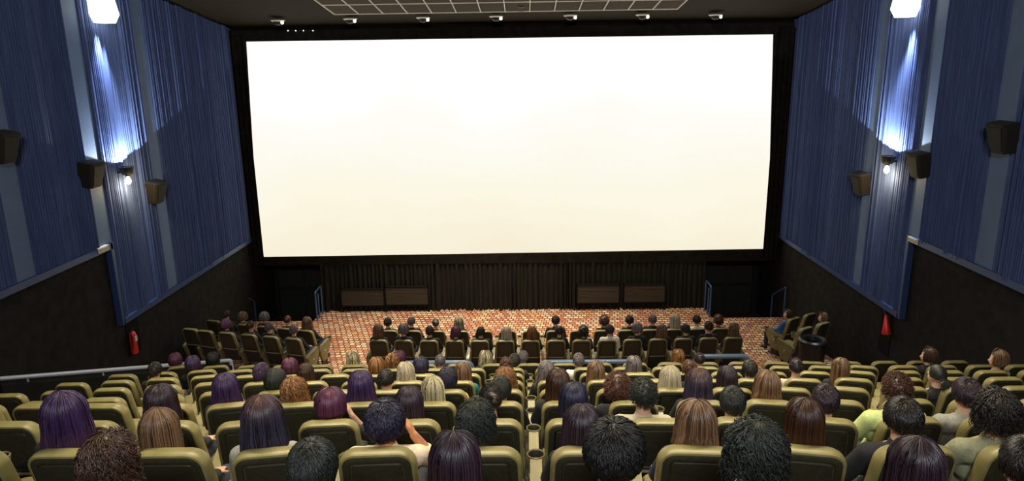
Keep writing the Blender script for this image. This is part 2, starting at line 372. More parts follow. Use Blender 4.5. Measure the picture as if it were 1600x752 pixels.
bar(q[2], (XR-.02, q[2][1]), (XR-.02, q[1][1]), q[1], 'side_masking')
m = MB(); rr = random.Random(3); x = XL+.03
# folds of the black side legs left and right of the screen
for a, b in ((XL+.03, q[0][0]-.05), (q[1][0]+.12, XR-.03)):
    x = a; pr = []
    while x < b: pr.append((x, 0 if len(pr) % 2 else .06)); x += .07
    lo = [L(x, Y-.08-dd, 1.6) for x, dd in pr]; hi = [L(x, Y-.08-dd, 8.3) for x, dd in pr]
    if len(pr) > 2: MB().loft([lo, hi], caps=False, closed=False).obj('side_drape', M_mask, fr)

# stage curtains under the screen
def curtain(x0, x1, label, seed):
    rr = random.Random(seed); x = x0; pr = []
    while x < x1:
        wd = rr.uniform(.10, .19); dd = rr.uniform(.09, .20)
        for qq, f in ((0, 0), (.25, .8), (.5, 1), (.75, .75)): pr.append((min(x+wd*qq, x1), dd*f, rr.uniform(-.02, .02)))
        x += wd
    rings = []
    for t, z in ((0, 1.62), (.15, 1.4), (.5, .8), (.85, .25), (1, .015)):
        rings.append([(px+j*t*1.5-(x0+x1)/2, -.02-dd*(.45+.75*t), z) for px, dd, j in pr])
    o = MB().loft(rings, caps=False, closed=False).obj('stage_curtain', M_curt, smooth='all')
    o.location = ((x0+x1)/2, 20.9, 0); o['label'] = label; o['category'] = 'curtain'; o['group'] = 'black curtains under the screen'
def xat(px): return atZ(px, 486, 0).x
curtain(PIT_L+.02, xat(680), 'black pleated curtain under the left third of the screen', 1)
curtain(xat(680)+.01, xat(888), 'black pleated curtain under the middle of the screen', 2)
curtain(xat(888)+.01, PIT_R-.02, 'black pleated curtain under the right third of the screen', 3)
gl = ['brown louvred panel in front of the left curtain, outer left of the four',
      'brown louvred panel in front of the left curtain, nearer the middle',
      'brown louvred panel in front of the right curtain, nearer the middle',
      'brown louvred panel in front of the right curtain, outer right of the four']
for (a, b, y0, y1), lb in zip([(533, 600, 454, 478.5), (602, 669, 450, 477), (901, 969, 447, 474), (974, 1041, 446.5, 473)], gl):
    p = atY(a, y1, 20.62); p2 = atY(b, y0, 20.62); wd = p2.x-p.x; ht = p2.z-p.z
    e = empty('louvred_panel', ((p.x+p2.x)/2, 20.7, 0), label=lb, category='panel', group='louvred panels under the screen')
    m = MB()
    for lo, hi in (((-wd/2, -.06, p.z-.03), (-wd/2+.03, .06, p2.z+.03)), ((wd/2-.03, -.06, p.z-.03), (wd/2, .06, p2.z+.03)), ((-wd/2, -.06, p.z-.03), (wd/2, .06, p.z)), ((-wd/2, -.06, p2.z), (wd/2, .06, p2.z+.03))): m.box(lo, hi)
    m.box((-wd/2, -.04, 0.0), (-wd/2+.05, .04, p.z)); m.box((wd/2-.05, -.04, 0.0), (wd/2, .04, p.z)); m.obj('frame', M_black, e)
    m = MB(); n = 12
    m.box((-wd/2+.03, 0, p.z), (wd/2-.03, .02, p2.z))
    for i in range(n):
        z = p.z+ht*(i+.15)/n; m.hexa([(-wd/2+.03, -.045, z), (wd/2-.03, -.045, z), (wd/2-.03, .01, z+.02), (-wd/2+.03, .01, z+.02), (-wd/2+.03, -.045, z+ht/n*.6), (wd/2-.03, -.045, z+ht/n*.6), (wd/2-.03, .01, z+ht/n*.6+.02), (-wd/2+.03, .01, z+ht/n*.6+.02)])
    m.obj('louvres', M_grille, e)

# exit doors at the bottom of the stair wells
M_door = mat('door_paint', (.016, .016, .013), .6, col2=(.02, .02, .016), scale=4)
for n, (a, b) in enumerate(((XL, PIT_L), (PIT_R, XR))):
    MB().box((a, 22.6, -1.2), (b, 22.8, 1.6)).obj('wall_exit', M_wall, **struct)
    MB().box((a, 21.1, 1.5), (b, 22.8, 1.75)).obj('wall_lintel', M_wall, **struct)
    if n == 0: MB().box((b, 21.1, -1.2), (b+.1, 22.8, 1.6)).obj('wall_recess', M_wall, **struct)
    else: MB().box((a-.1, 21.1, -1.2), (a, 22.8, 1.6)).obj('wall_recess', M_wall, **struct)
    e = empty('door_%d' % (n+1), ((a+b)/2, 22.55, -.8), kind='structure')
    for sx in (-1, 1):
        MB().box((min(0, sx*.88)+.006, -.03, 0), (max(0, sx*.88)-.006, .04, 2.15)).obj('door_leaf', M_door, e)
        MB().box((min(sx*.08, sx*.8), -.10, .98), (max(sx*.08, sx*.8), -.05, 1.05)).box((sx*.12-.02, -.06, .98), (sx*.12+.02, -.02, 1.05)).box((sx*.76-.02, -.06, .98), (sx*.76+.02, -.02, 1.05)).obj('push_bar', M_under, e)
    fm = MB(); fm.box((-.95, -.05, 0), (-.89, .05, 2.2)); fm.box((.89, -.05, 0), (.95, .05, 2.2)); fm.box((-.95, -.05, 2.16), (.95, .05, 2.22)); fm.obj('door_frame', M_under, e)
# blue stair handrails
def rail(name, pts, r, label, m, posts=(), group=None, rad=.15, cat='handrail'):
    o0 = Vector(pts[0]); e = empty(name, (o0.x, o0.y, min(p[2] for p in list(pts))), label=label, category=cat)
    if group: e['group'] = group
    base = Vector(e.location)
    MB().tube([Vector(p)-base for p in fillet(pts, rad)], r, 10).obj('rail_tube', m, e, smooth=True)
    for a, b in posts: MB().tube([Vector(a)-base, Vector(b)-base], r*.9, 10).obj('post', m, e, smooth=True)
    return e
A0 = atY(376, 461, 19.95); A1 = atY(398, 471, 20.65); B0 = atY(494, 458, 19.9); B1 = atY(508, 446, 20.6)
rail('stair_handrail', [(A0.x, 19.95, -.1), (A0.x, 19.95, A0.z), (A1.x-.02, 20.65, A1.z), (A1.x-.02, 20.65, -.45)], .026, 'blue sloping handrail beside the left exit stairs, against the side wall', M_rail, [], 'blue exit stair handrails', .06)
rail('stair_handrail', [(-6.28, 19.95, 0), (-6.28, 19.95, B0.z), (-6.28, 20.55, B1.z), (-6.28, 20.55, 0)], .026, 'blue handrail between the left exit stairs and the curtain', M_rail, [((-6.28, 20.2, 0), (-6.28, 20.2, (B0.z+B1.z)/2-.12))], 'blue exit stair handrails', .06)
C0 = atY(1228, 449, 19.95); C1 = atY(1207, 461, 20.65); D0 = atY(1104, 449, 19.9); D1 = atY(1090, 438, 20.6)
rail('stair_handrail', [(C0.x, 19.95, -.1), (C0.x, 19.95, C0.z), (C1.x, 20.65, C1.z), (C1.x, 20.65, -.45)], .026, 'blue sloping handrail beside the right exit stairs, against the side wall', M_rail, [], 'blue exit stair handrails', .06)
rail('stair_handrail', [(5.48, 19.95, 0), (5.48, 19.95, D0.z), (5.48, 20.55, D1.z), (5.48, 20.55, 0)], .026, 'blue handrail between the right exit stairs and the curtain', M_rail, [((5.48, 20.2, 0), (5.48, 20.2, (D0.z+D1.z)/2-.12))], 'blue exit stair handrails', .06)
# guard rails in front of the last raised row
gz = row_z(8)
for (xa, xb, ya, yb), lb in (((596, 738, 569, 565.5), 'blue tube guard rail left of the centre, behind the front block'), ((845, 991, 566, 565), 'blue tube guard rail right of the centre, behind the front block'), ((1086, 1171, 558, 556), 'blue tube guard rail at the right end, behind the front block')):
    p = atY(xa, ya, 12.3); p2 = atY(xb, yb, 12.3); z = (p.z+p2.z)/2
    rail('guard_rail', [(p.x, 12.3, .45), (p.x, 12.3, z), (p2.x, 12.3, z), (p2.x, 12.3, .45)], .045, lb, M_guard, [], 'blue guard rails', .14, 'rail')
    MB().tube([(.02, 0, z-.45-.32), (p2.x-p.x-.02, 0, z-.45-.32)], .02).obj('lower_rail', M_rail, [o for o in bpy.data.objects if o.name.startswith('guard_rail')][-1], smooth=True)
# left half wall with rail
A = atX(0, 592, XL+.03); B = atZ(360, 563.5, 1.95); dirv = B-A
dn = Vector((-dirv.y, dirv.x, 0)).normalized()*.07
MB().hexa([(A.x-dn.x, A.y-dn.y, .3), (B.x-dn.x, B.y-dn.y, .3), (B.x+dn.x, B.y+dn.y, .3), (A.x+dn.x, A.y+dn.y, .3), (A.x-dn.x, A.y-dn.y, A.z-.09), (B.x-dn.x, B.y-dn.y, B.z-.09), (B.x+dn.x, B.y+dn.y, B.z-.09), (A.x+dn.x, A.y+dn.y, A.z-.09)]).obj('wall_partition', M_wall, **struct)
e = empty('handrail', A, label='long pale grey handrail on top of the dark half wall at the left', category='handrail')
D = B-A
MB().tube(fillet([(0, 0, 0), D, D+Vector((.04, .02, -.7))], .03), .036, 12).obj('rail_tube', M_railw, e, smooth=True)
for t in (.1, .4, .7, .93):
    MB().tube([D*t+Vector((0, 0, -.1)), D*t], .015).obj('bracket', M_railw, e)

# wall speakers
def speaker(X, p, wpx, hpx, s, label):
    y, z = p.y, p.z; sc_ = (Vector((X, y, z))-CAM).dot(_f)/F_PX; hh = hpx*sc_*.5*.95; ww = .25
    e = empty('wall_speaker', (X, y, z), label=label, category='speaker', group='wall speakers')
    # trapezoid cabinet tilted down, wide baffle towards the room
    def T(v):
        v = Matrix.Rotation(s*R(12), 3, 'Y') @ v; return v+Vector((s*.12, 0, 0))
    def ringz(zz, k, g=0): return [T(Vector((a, b*k, zz))) for a, b in ((-.02, -ww+g), (-.02, ww-g), (s*(.16+.06*k)-s*g, ww-g), (s*(.20+.06*k)-s*g, ww-.04-g), (s*(.20+.06*k)-s*g, -ww+.04+g), (s*(.16+.06*k)-s*g, -ww+g))]
    MB().loft([ringz(-hh-.01, .66, .02), ringz(-hh+.01, .68), ringz(hh-.02, 1.0), ringz(hh, 1.0, .02)]).obj('cabinet', M_speaker, e)
    g = [T(Vector((s*x, b, zz))) for x, b, zz in ((.243, (-ww+.06)*.7, -hh+.04), (.243, (ww-.06)*.7, -hh+.04), (.262, ww-.07, hh-.05), (.262, -ww+.07, hh-.05))]
    g2 = [p_+Vector((s*.008, 0, 0)) for p_ in g]
    MB().loft([g, g2]).obj('grille', M_speaker, e)
    MB().box((min(0, s*.14), -.05, -.06), (max(0, s*.14), .05, .06)).obj('wall_bracket', M_under, e)
for X, s, x, y, wx, hx, lb in ((XL, 1, 10, 227, 36, 49, 'dark box speaker on the left wall, nearest the camera'), (XL, 1, 148, 270, 36, 41, 'dark box speaker on the left wall, just left of the wall lamp'),
    (XL, 1, 248, 298, 28, 35, 'dark box speaker on the left wall, nearest the screen'), (XR, -1, 1342, 285, 28, 36, 'dark box speaker on the right wall, nearest the screen'),
    (XR, -1, 1432, 255, 36, 41, 'dark box speaker on the right wall, just right of the wall lamp'), (XR, -1, 1562, 212, 48, 49, 'dark box speaker on the right wall, nearest the camera')):
    speaker(X, atX(x, y, X+s*.3), wx, hx, s, lb)

# wall lamps: sconce (up and down light) with a wall washer high above
M_bulb = emit('warm_bulb', (1, .78, .34), 9); M_tube = emit('washer_glow', (1, .97, .86), 6)
M_glass = mat('sconce_glass', (.8, .7, .4), .3)
for X, s, sx, sy, tx, ty, side in ((XL, 1, 203, 283, 166, 14, 'left'), (XR, -1, 1383, 266, 1411, 5, 'right')):
    p = atX(sx, sy, X+s*.28)
    e = empty('wall_sconce', (X, p.y, p.z), label='small black wall sconce with bare glowing bulb on the %s wall' % side, category='lamp', group='wall sconces')
    MB().box((min(0, s*.05), -.09, -.02), (max(0, s*.05), .09, .34)).obj('back_plate', M_under, e)
    MB().lathe([(.10, .14), (.13, .20), (.15, .30), (.135, .30), (.11, .2), (.0, .16)], (s*.25, 0, 0), 20).obj('reflector', M_shelf, e, smooth=True)
    MB().box((min(0, s*.24), -.03, .17), (max(0, s*.24), .03, .21)).obj('arm', M_shelf, e)
    MB().lathe([(.0, .10), (.045, .10), (.05, .14), (.0, .15)], (s*.25, 0, 0), 16).obj('socket', M_shelf, e, smooth=True)
    MB().lathe([(.001, -.07), (.03, -.06), (.052, -.025), (.055, .01), (.042, .05), (.02, .10)], (s*.25, 0, 0), 16).obj('bulb', M_bulb, e, smooth=True)
    light('sconce_down_light', 'POINT', (X+s*.32, p.y, p.z-.13), (0, 0, 0), 34, (1, .74, .36), shadow_soft_size=.06)
    light('sconce_up_light', 'SPOT', (X+s*.30, p.y, p.z+.33), (X+s*.22, p.y, p.z+3.3), 230, (.82, .9, 1), spot_size=R(146), spot_blend=.04, shadow_soft_size=.02)
    # washer
    p = atX(tx, ty, X+s*.35); e = empty('wall_washer', (X, p.y, p.z), label='bright white wall washer lamp high on the %s wall near the ceiling' % side, category='lamp', group='wall washers')
    pr = [(s*.10, .42), (s*.42, .30), (s*.50, -.10), (s*.40, -.26), (s*.16, -.26), (s*.10, -.1)]
    MB().loft([[(a, -.17, b) for a, b in pr], [(a, .17, b) for a, b in pr]]).obj('glowing_shade', M_tube, e)
    MB().box((min(0, s*.12), -.12, -.1), (max(0, s*.12), .12, .5)).obj('wall_mount', M_white, e)
    MB().box((min(s*.08, s*.44), -.19, .40), (max(s*.08, s*.44), .19, .46)).obj('top_cap', M_white, e)
    light('washer_spot', 'SPOT', (X+s*.20, p.y, p.z-.30), (X+s*.05, p.y-.02, p.z-2.4), 1000, (.72, .82, 1), spot_size=R(46), spot_blend=1, shadow_soft_size=.05)
# small white units on the step of the cladding
for X, s, x, y, side in ((XL, 1, 161, 389.5, 'left'), (XR, -1, 1427, 375.5, 'right')):
    p = atX(x, y, X+s*.12); e = empty('emergency_light', (X, p.y, p.z), label='small white emergency light on the step of the blue %s wall panels' % side, category='light', group='emergency lights')
    MB().box((min(0, s*.14), -.17, -.05), (max(0, s*.14), .17, .05)).obj('housing', M_white, e)
    MB().box((min(s*.14, s*.15), -.14, -.03), (max(s*.14, s*.15), .14, .03)).obj('lens', M_trim, e)
# extinguishers; flat black sheets paint in the shade of dark recesses
p = atX(208.5, 533, XL+.1)
MB().box((XL, p.y-.05, p.z-.35), (XL+.015, p.y+.42, p.z+.55)).obj('recess_shade', M_black, label='black sheet painted as recess shade behind the tall red extinguisher on the left wall', category='panel')
e = empty('fire_extinguisher', (XL+.1, p.y, p.z-.28), label='tall slim red fire extinguisher hanging on the left black wall', category='extinguisher')
MB().lathe([(.0, 0), (.06, .0), (.07, .02), (.07, .42), (.055, .47), (.025, .50), (.0, .50)], n=20).obj('cylinder', M_red, e, smooth=True)
MB().box((-.02, -.03, .50), (.02, .03, .54)).box((-.012, -.09, .54), (.012, .05, .555)).obj('valve', M_shelf, e)
MB().box((-.0, -.035, .28), (.073, .035, .40)).obj('label_plate', M_white, e)
MB().tube(fillet([(0, -.03, .52), (.05, -.12, .48), (.03, -.10, .15)], .04), .012, 8).obj('hose', M_shelf, e, smooth=True)
p = atX(1386, 507, XR-.1)
MB().box((XR-.015, p.y-.02, p.z-.75), (XR, p.y+.42, p.z+.40)).obj('recess_shade', M_black, label='black sheet painted as recess shade behind the red cone-shaped extinguisher on the right wall', category='panel')
e = empty('fire_extinguisher', (XR-.1, p.y-.02, p.z-.22), rz=0, label='red cone-shaped extinguisher with black hose loop on the right black wall', category='extinguisher'); e.rotation_euler = (R(-14), 0, 0)
MB().lathe([(.0, 0), (.085, .0), (.095, .03), (.06, .2), (.03, .38), (.015, .42), (.0, .42)], n=20).obj('cylinder', M_red, e, smooth=True)
MB().box((-.02, -.02, .42), (.02, .03, .46)).obj('valve', M_shelf, e)
MB().tube([(0, .05*math.sin(a)+.05, .52-.09*math.cos(a)) for a in [i*.5 for i in range(13)]], .010, 8).obj('hose', M_shelf, e, smooth=True)

# recessed ceiling lights
def on_ceiling(x, y):
    d = ray(x, y); t = (8.5+.12*21-CAM.z)/(d.z+.12*d.y); return CAM+d*t
M_pot = emit('pot_lamp', (1, .8, .5), 5)
words = ['first', 'second', 'third', 'fourth', 'fifth', 'sixth', 'seventh']
for i, (x, y) in enumerate([(434, 31), (547, 28.5), (661, 26.5), (775, 24.5), (891, 23), (1004, 22), (1118, 22)]):
    p = on_ceiling(x, y)
    e = empty('ceiling_downlight', p, label='round downlight in the ceiling row above the screen, %s from the left' % words[i], category='light', group='downlights above the screen')
    MB().lathe([(.15, .0), (.19, -.02), (.15, -.05), (.10, -.01)], n=24).obj('trim_ring', M_bar, e, smooth=True)
    MB().lathe([(.0, -.15), (.07, -.135), (.115, -.09), (.125, -.02)], n=20).obj('eyeball', M_under, e, smooth=True)
    MB().lathe([(.0, -.05), (.03, -.04), (.04, 0), (.03, .03)], (.13, -.05, -.07), n=12).obj('lamp', M_pot, e, smooth=True)
    if 0 < i < 6: light('downlight_lamp', 'SPOT', (p.x, p.y-.1, p.z-.15), (p.x, p.y-1.3, 0), 60, (1, .85, .6), spot_size=R(110), spot_blend=.8, shadow_soft_size=.06)
p = on_ceiling(814, 9); e = empty('smoke_detector', p, label='small dark round detector on the ceiling tiles, upper middle', category='detector')
MB().lathe([(.09, .0), (.085, -.03), (.04, -.06), (.0, -.065)], n=20).obj('housing', M_under, e, smooth=True)
MB().lathe([(.1, .0), (.1, -.012), (.085, -.012)], n=20).obj('rim', M_grille, e, smooth=True)
pz = atY(470, 48, Y-.09); e = empty('light_string', pz, label='row of four tiny white lights above the upper left screen corner', category='light')
M_dot = emit('tiny_light', (1, .9, .7), 3)
for x in (450, 462, 474, 489): 
    p = atY(x, 48, Y-.09)-pz; MB().lathe([(0, -.018), (.014, -.01), (.018, 0), (.014, .01), (0, .018)], p, 8).obj('tiny_bulb', M_dot, e)
MB().tube([atY(444, 47.6, Y-.08)-pz, atY(495, 47, Y-.08)-pz], .008, 6).obj('cable', M_under, e)

# ================================================================== SEATS
def rrect(w0, w1, s0, s1, r, ins, n=5):
    """outline in (x, s): width w0 at the bottom, w1 at the top, top corners radius r, inset ins"""
    s0 += ins; s1 -= ins; w0 -= 2*ins; w1 -= 2*ins; r = max(r-ins, .008); pts = []
    rb = .03
    for cx, cs, rr_, a0 in ((w1/2-r, s1-r, r, 0), (-w1/2+r, s1-r, r, 90), (-w0/2+rb, s0+rb, rb, 180), (w0/2-rb, s0+rb, rb, 270)):
        for k in range(n+1):
            a = R(a0+90*k/n); pts.append((cx+rr_*math.cos(a), cs+rr_*math.sin(a)))
    return pts
REC = math.atan2(.17, .64)
def Tb(x, s, t):      # back plane: s up the backrest, t towards the rear (camera)
    return (x, .19 - s*math.sin(REC) - t*math.cos(REC), .36 + s*math.cos(REC) - t*math.sin(REC)*-1*0 - t*math.sin(REC)*0)
def ring(w0, w1, s0, s1, r, ins, t, bulge=0):
    out = []
    for x, s in rrect(w0, w1, s0, s1, r, ins):
        top = 0
        out.append(Tb(x, s + bulge*(1-(2*x/w1)**2)*(1 if s > (s0+s1)/2 else 0), t))
    return out
SH = .675
back = MB()
RG = [(.06, -.075), (.03, -.075), (.012, -.062), (.002, -.04), (0, -.01), (.003, .022), (.011, .036), (.022, .040), (.028, .034)]
back.loft([ring(.45, .425, 0, SH, .095, i, t, .008) for i, t in RG])
me_back = back.mesh('backrest', M_olive, smooth=True)
pan = MB()
RG = [(.023, .015), (.024, .035), (.032, .040), (.062, .041), (.068, .034), (.075, .034), (.080, .042), (.12, .045)]
pan.loft([ring(.45, .425, .19, SH, .095, i, t, .004) for i, t in RG])
me_panel = pan.mesh('back_panel', M_panel, smooth=True)
me_lip = MB().loft([[Tb(x, s, t) for x, s, t in ((-a, .215, b), (a, .215, b), (a, .228, b), (-a, .228, b))] for a, b in ((.165, .03), (.165, .056), (.15, .060))]).mesh('edge_strip', M_trim)
low = MB()
low.loft([[Tb(x, s, t) for x, s in rrect(.40, .43, -.12, .21, .03, i)] for i, t in ((0, -.03), (0, .03), (.012, .045))])
me_low = low.mesh('lower_shell', M_under, smooth=True)
cu = MB()
def rr3(w, d0, d1, z, ins, n=5):
    w = w/2-ins; y0 = d0+ins; y1 = d1-ins; r = .05; pts = []
    for cx, cy, a0 in ((w-r, y1-r, 0), (-w+r, y1-r, 90), (-w+r, y0+r, 180), (w-r, y0+r, 270)):
        for k in range(n+1): a = R(a0+90*k/n); pts.append((cx+r*math.cos(a), cy+r*math.sin(a), z))
    return pts
cu.loft([rr3(.45, .22, .68, z, i) for z, i in ((.34, .03), (.36, .008), (.39, 0), (.43, .0), (.452, .012), (.462, .05))])
me_cush = cu.mesh('seat_cushion', M_olive, smooth=True)
co = MB()
prof = [(.10, .48), (.16, .53), (.40, .565), (.575, .60), (.60, .52), (.575, .42), (.45, .25), (.42, .16), (.22, .14), (.16, .30)]
def cons(x, ins): 
    cy = sum(a for a, b in prof)/len(prof); cz = sum(b for a, b in prof)/len(prof)
    return [(x, cy+(a-cy)*(1-ins), cz+(b-cz)*(1-ins)) for a, b in prof]
co.loft([cons(-.325, .06), cons(-.322, 0), cons(-.258, 0), cons(-.255, .06)])
co.loft([[(x, y, z) for x, z in ((-.33, zz), (-.25, zz), (-.253, zz+.03), (-.327, zz+.03))] for y, zz in ((.09, .49), (.16, .535), (.40, .57), (.56, .60))])
me_cons = co.mesh('armrest', M_console, smooth=True)
def cup_mesh(x):
    c = MB(); P_ = (x, .615, 0)
    c.lathe([(.044, .50), (.047, .56), (.056, .62), (.059, .635), (.055, .640), (.050, .632), (.043, .60), (.040, .54), (.0, .535)], P_, 20)
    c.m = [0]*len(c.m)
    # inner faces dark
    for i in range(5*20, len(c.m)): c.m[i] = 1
    return c.mesh('cup_holder', [M_console, M_cupin], smooth=True)
me_cup = cup_mesh(-.29); me_cup2 = cup_mesh(.29)
me_leg = MB().box((-.31, .20, 0), (-.27, .42, .16)).box((-.33, .12, 0), (-.25, .50, .015)).mesh('leg', M_under)
def mirror(me, name):
    m2 = me.copy(); m2.name = name
    co_ = np.empty(len(m2.vertices)*3, dtype=np.float32); m2.vertices.foreach_get('co', co_); co_[0::3] *= -1; m2.vertices.foreach_set('co', co_)
    m2.flip_normals(); m2.update(); return m2
me_cons2 = mirror(me_cons, 'armrest_end'); me_leg2 = mirror(me_leg, 'leg_end')
me_badge = MB().lathe([(.0, 0), (.018, 0), (.018, .004), (.0, .005)], (0, 0, 0), 16, axis='X').mesh('round_badge', M_badge, smooth=True)

ORD = ['nearest', 'second', 'third', 'fourth', 'fifth', 'sixth', 'seventh', 'eighth', 'ninth', 'tenth', 'eleventh', 'twelfth', 'thirteenth', 'fourteenth', 'fifteenth', 'sixteenth', 'seventeenth', 'eighteenth']
ORD1 = ['first'] + ORD[1:]
SEATS = {}
def add_seat(row, X, Yy, Z, rz, where):
    SEATS.setdefault(row, []).append(dict(x=X, y=Yy, z=Z, rz=rz, where=where, who=None, ends=''))
PX = .58; CX = .05
def visible(X, Yy, Z): 
    a, b, z = proj((X, Yy, Z+.9)); return -60 < a < 1660 and z > .5 and b < 1100
for k in range(0, 9):
    y, z = row_y(k), row_z(k); off = .5 if k != 8 else 0
    half = k+2                                            # centre block half width in seats
    L_ = []; 
    for i in range(-half-22, half+22):
        nl = -half - i; nr = i-(half-1)
        X = CX + PX*(i+off); yy = y; rz = 0
        if nl > 0:
            X = CX + PX*(-half+off) - .57*nl; yy = y - (.07*nl if k >= 4 else 0); yy = max(yy, y-.35); rz = R(3) if k >= 4 else 0
        elif nr > 0:
            X = CX + PX*(half-1+off) + .57*nr + .03; 
        else:
            rz = -math.atan(X/y)*.5*min(1, abs(X)/(half*PX))
        if X < max(XL+.42, VOM.get(k, -99)+.3) or X > XR-.42: continue
        if not visible(X, yy, z): continue
        n = i if i < 0 else i+1
        if k == 8: n = i
        rw = '%s row from camera' % ORD[k] if k else 'row nearest camera'
        if n == 0: wh = 'on the centre line, %s' % rw
        else: wh = '%s %s of centre, %s' % (ORD1[abs(n)-1], 'left' if n < 0 else 'right', rw)
        L_.append((X, yy, z, rz, wh))
    if k == 0:                                            # nearest row: only the heads show, the chairs stand under them
        L_ = []
        xs = [atY(px, 700, y+.215).x + dx for px, dx in ((170, 0), (487, 0), (710, 0), (961, 0), (1183, 0), (1430, 0), (1600, .08))]
        for X in xs:
            n = round((X-CX)/PX-.5); n = n if n < 0 else n+1
            L_.append((X, y, z, 0, '%s %s of centre, row nearest camera' % (ORD1[abs(n)-1], 'left' if n < 0 else 'right')))
    for t in L_: add_seat(k, *t)
    SEATS[k][0]['ends'] += ''; SEATS[k][-1]['ends'] += 'R'
def row_front(key, pxs, z_floor, rot, rowname, zt=1.02, yfix=None, noun='seat'):
    n = len(pxs)
    for j, (px, py) in enumerate(pxs):
        p = atZ(px, py, z_floor+zt) if yfix is None else atY(px, 530, yfix)
        if yfix is not None: X, Yy = p.x, yfix
        else: X, Yy = p.x, p.y
        add_seat(key, X, Yy, z_floor, rot, '%s from left, %s' % (ORD1[j], rowname))
# curved front block: seat positions from the picture of each seat's top edge
for key, x0, x1, Yc, zf, nm in (('F1', 590.5, 1147, 14.78, F1Z, 'back row of front block'), ('F2', 608, 1126, 15.98, F2Z, 'the very front row')):
    for j in range(15):
        u_ = (j-7)/7; X = atY(x0+(x1-x0)*j/14, 530 if key == 'F1' else 519, Yc+.12).x
        add_seat(key, X, Yc + .10*u_*u_, zf, R(-3*u_)*-1, '%s from left, %s' % (ORD1[j], nm))
    SEATS[key][-1]['ends'] += 'R'
for key, pts, zf, nm in (('G1', [(286, 514), (317, 517), (346.5, 521), (383, 524), (417.5, 527), (455, 529)], F1Z, 'back row, front left block'), ('G2', [(318, 501), (344, 505), (375, 508), (408, 511), (441, 513), (477, 516.6)], F2Z, 'front row, front left block')):
    p0 = atZ(*pts[0], zf+1.02); p1 = atZ(*pts[-1], zf+1.02); dv = (p1-p0); ang = math.atan2(dv.y, dv.x); ang = max(ang, R(-16))
    pitch = .58; c = (p0+p1)/2
    for j in range(6):
        t = j-2.5; pp = c + Vector((math.cos(ang), math.sin(ang), 0))*pitch*t
        if pp.x < XL+.42: pp.x = XL+.42
        add_seat(key, pp.x, pp.y, zf, ang, '%s from left, %s' % (ORD1[j], nm))
    SEATS[key][-1]['ends'] += 'R'
for key, pts, zf, nm in (('H1', [(1262, 512), (1300, 505)], F1Z, 'back row, front right block'), ('H2', [(1243, 497), (1272, 490)], F2Z, 'front row, front right block')):
    p0 = atZ(*pts[0], zf+1.02)
    for j in range(2):
        pp = p0+Vector((math.cos(R(30)), math.sin(R(30)), 0))*.6*j
        add_seat(key, pp.x, pp.y, zf, R(30), '%s from left, %s' % (ORD1[j], nm))
        SEATS[key][-1]['ends'] = 'LB'

# ================================================================== PEOPLE
def capsule(m, p0, p1, r0, r1, n=10, flat=None):
    p0 = Vector(p0); p1 = Vector(p1); t = (p1-p0); 
    if t.length < 1e-6: t = Vector((0, 0, 1e-4))
    L0 = t.length; t = t/L0
    ref = Vector((0, 0, 1)) if abs(t.z) < .9 else Vector((0, 1, 0)); a = (ref-t*ref.dot(t)).normalized(); b = t.cross(a); rings = []
    for k in range(5):
        al = R(-85+k*85/4); rings.append((p0+t*r0*math.sin(al), r0*math.cos(al)))
    for k in range(5):
        al = R(k*85/4); rings.append((p1+t*r1*math.sin(al), r1*math.cos(al)))
    m.loft([[c+a*r*math.cos(2*math.pi*i/n)+b*r*math.sin(2*math.pi*i/n) for i in range(n)] for c, r in rings])
def ellip(m, c, r, n=16, rot=None):
    c = Vector(c); rings = []
    for k in range(n//2+1):
        al = R(-88+176*k/(n//2)); ring_ = []
        for i in range(n):
            v = Vector((r[0]*math.cos(al)*math.cos(2*math.pi*i/n), r[1]*math.cos(al)*math.sin(2*math.pi*i/n), r[2]*math.sin(al)))
            if rot: v = rot @ v
            ring_.append(c+v)
        rings.append(ring_)
    m.loft(rings)
def remesh(m, name, mats, voxel, smooth=4):
    me = m.mesh('tmp', mats); o = bpy.data.objects.new('tmp', me); COL.objects.link(o)
    md = o.modifiers.new('r', 'REMESH'); md.mode = 'VOXEL'; md.voxel_size = voxel; md.use_smooth_shade = True
    sm = o.modifiers.new('s', 'SMOOTH'); sm.iterations = smooth; sm.factor = .5
    dg = bpy.context.evaluated_depsgraph_get(); out = bpy.data.meshes.new_from_object(o.evaluated_get(dg)); out.name = name
    out.materials.clear(); out.materials.append(mats)
    out.polygons.foreach_set('use_smooth', [True]*len(out.polygons))
    bpy.data.objects.remove(o); bpy.data.meshes.remove(me); return out
HC = Vector((0, .215, 1.175))            # head centre in seat space
def hand(m, w, d, nrm, side, curl=.5, s=1.0):
    w = Vector(w); d = Vector(d).normalized(); nrm = Vector(nrm); nrm = (nrm-d*nrm.dot(d)).normalized(); lat = d.cross(nrm)*side
    for q in (-.024, -.008, .008, .024): capsule(m, w+lat*q*.6*s, w+d*.075*s+lat*q*s, .014*s, .012*s, 8)
    for q, ln in ((-.031, .030), (-.011, .036), (.010, .034), (.029, .026)):
        p = w+d*.078*s+lat*q*s; dd = d.copy(); r = .0088*s
        for g in range(3):
            ax = curl*(.35+.3*g); dd2 = (dd*math.cos(ax) + nrm*math.sin(ax)).normalized(); p2 = p+dd2*ln*(1-.2*g)*s
            capsule(m, p, p2, r, r*.92, 8); p = p2; r *= .92; dd = dd2
    p = w+d*.02*s-lat*.025*s; p2 = p+(d*.6-lat*.7+nrm*.3).normalized()*.038*s; p3 = p2+(d*.9-lat*.15+nrm*.4).normalized()*.03*s
    capsule(m, p, p2, .013*s, .0105*s, 8); capsule(m, p2, p3, .0105*s, .009*s, 8)
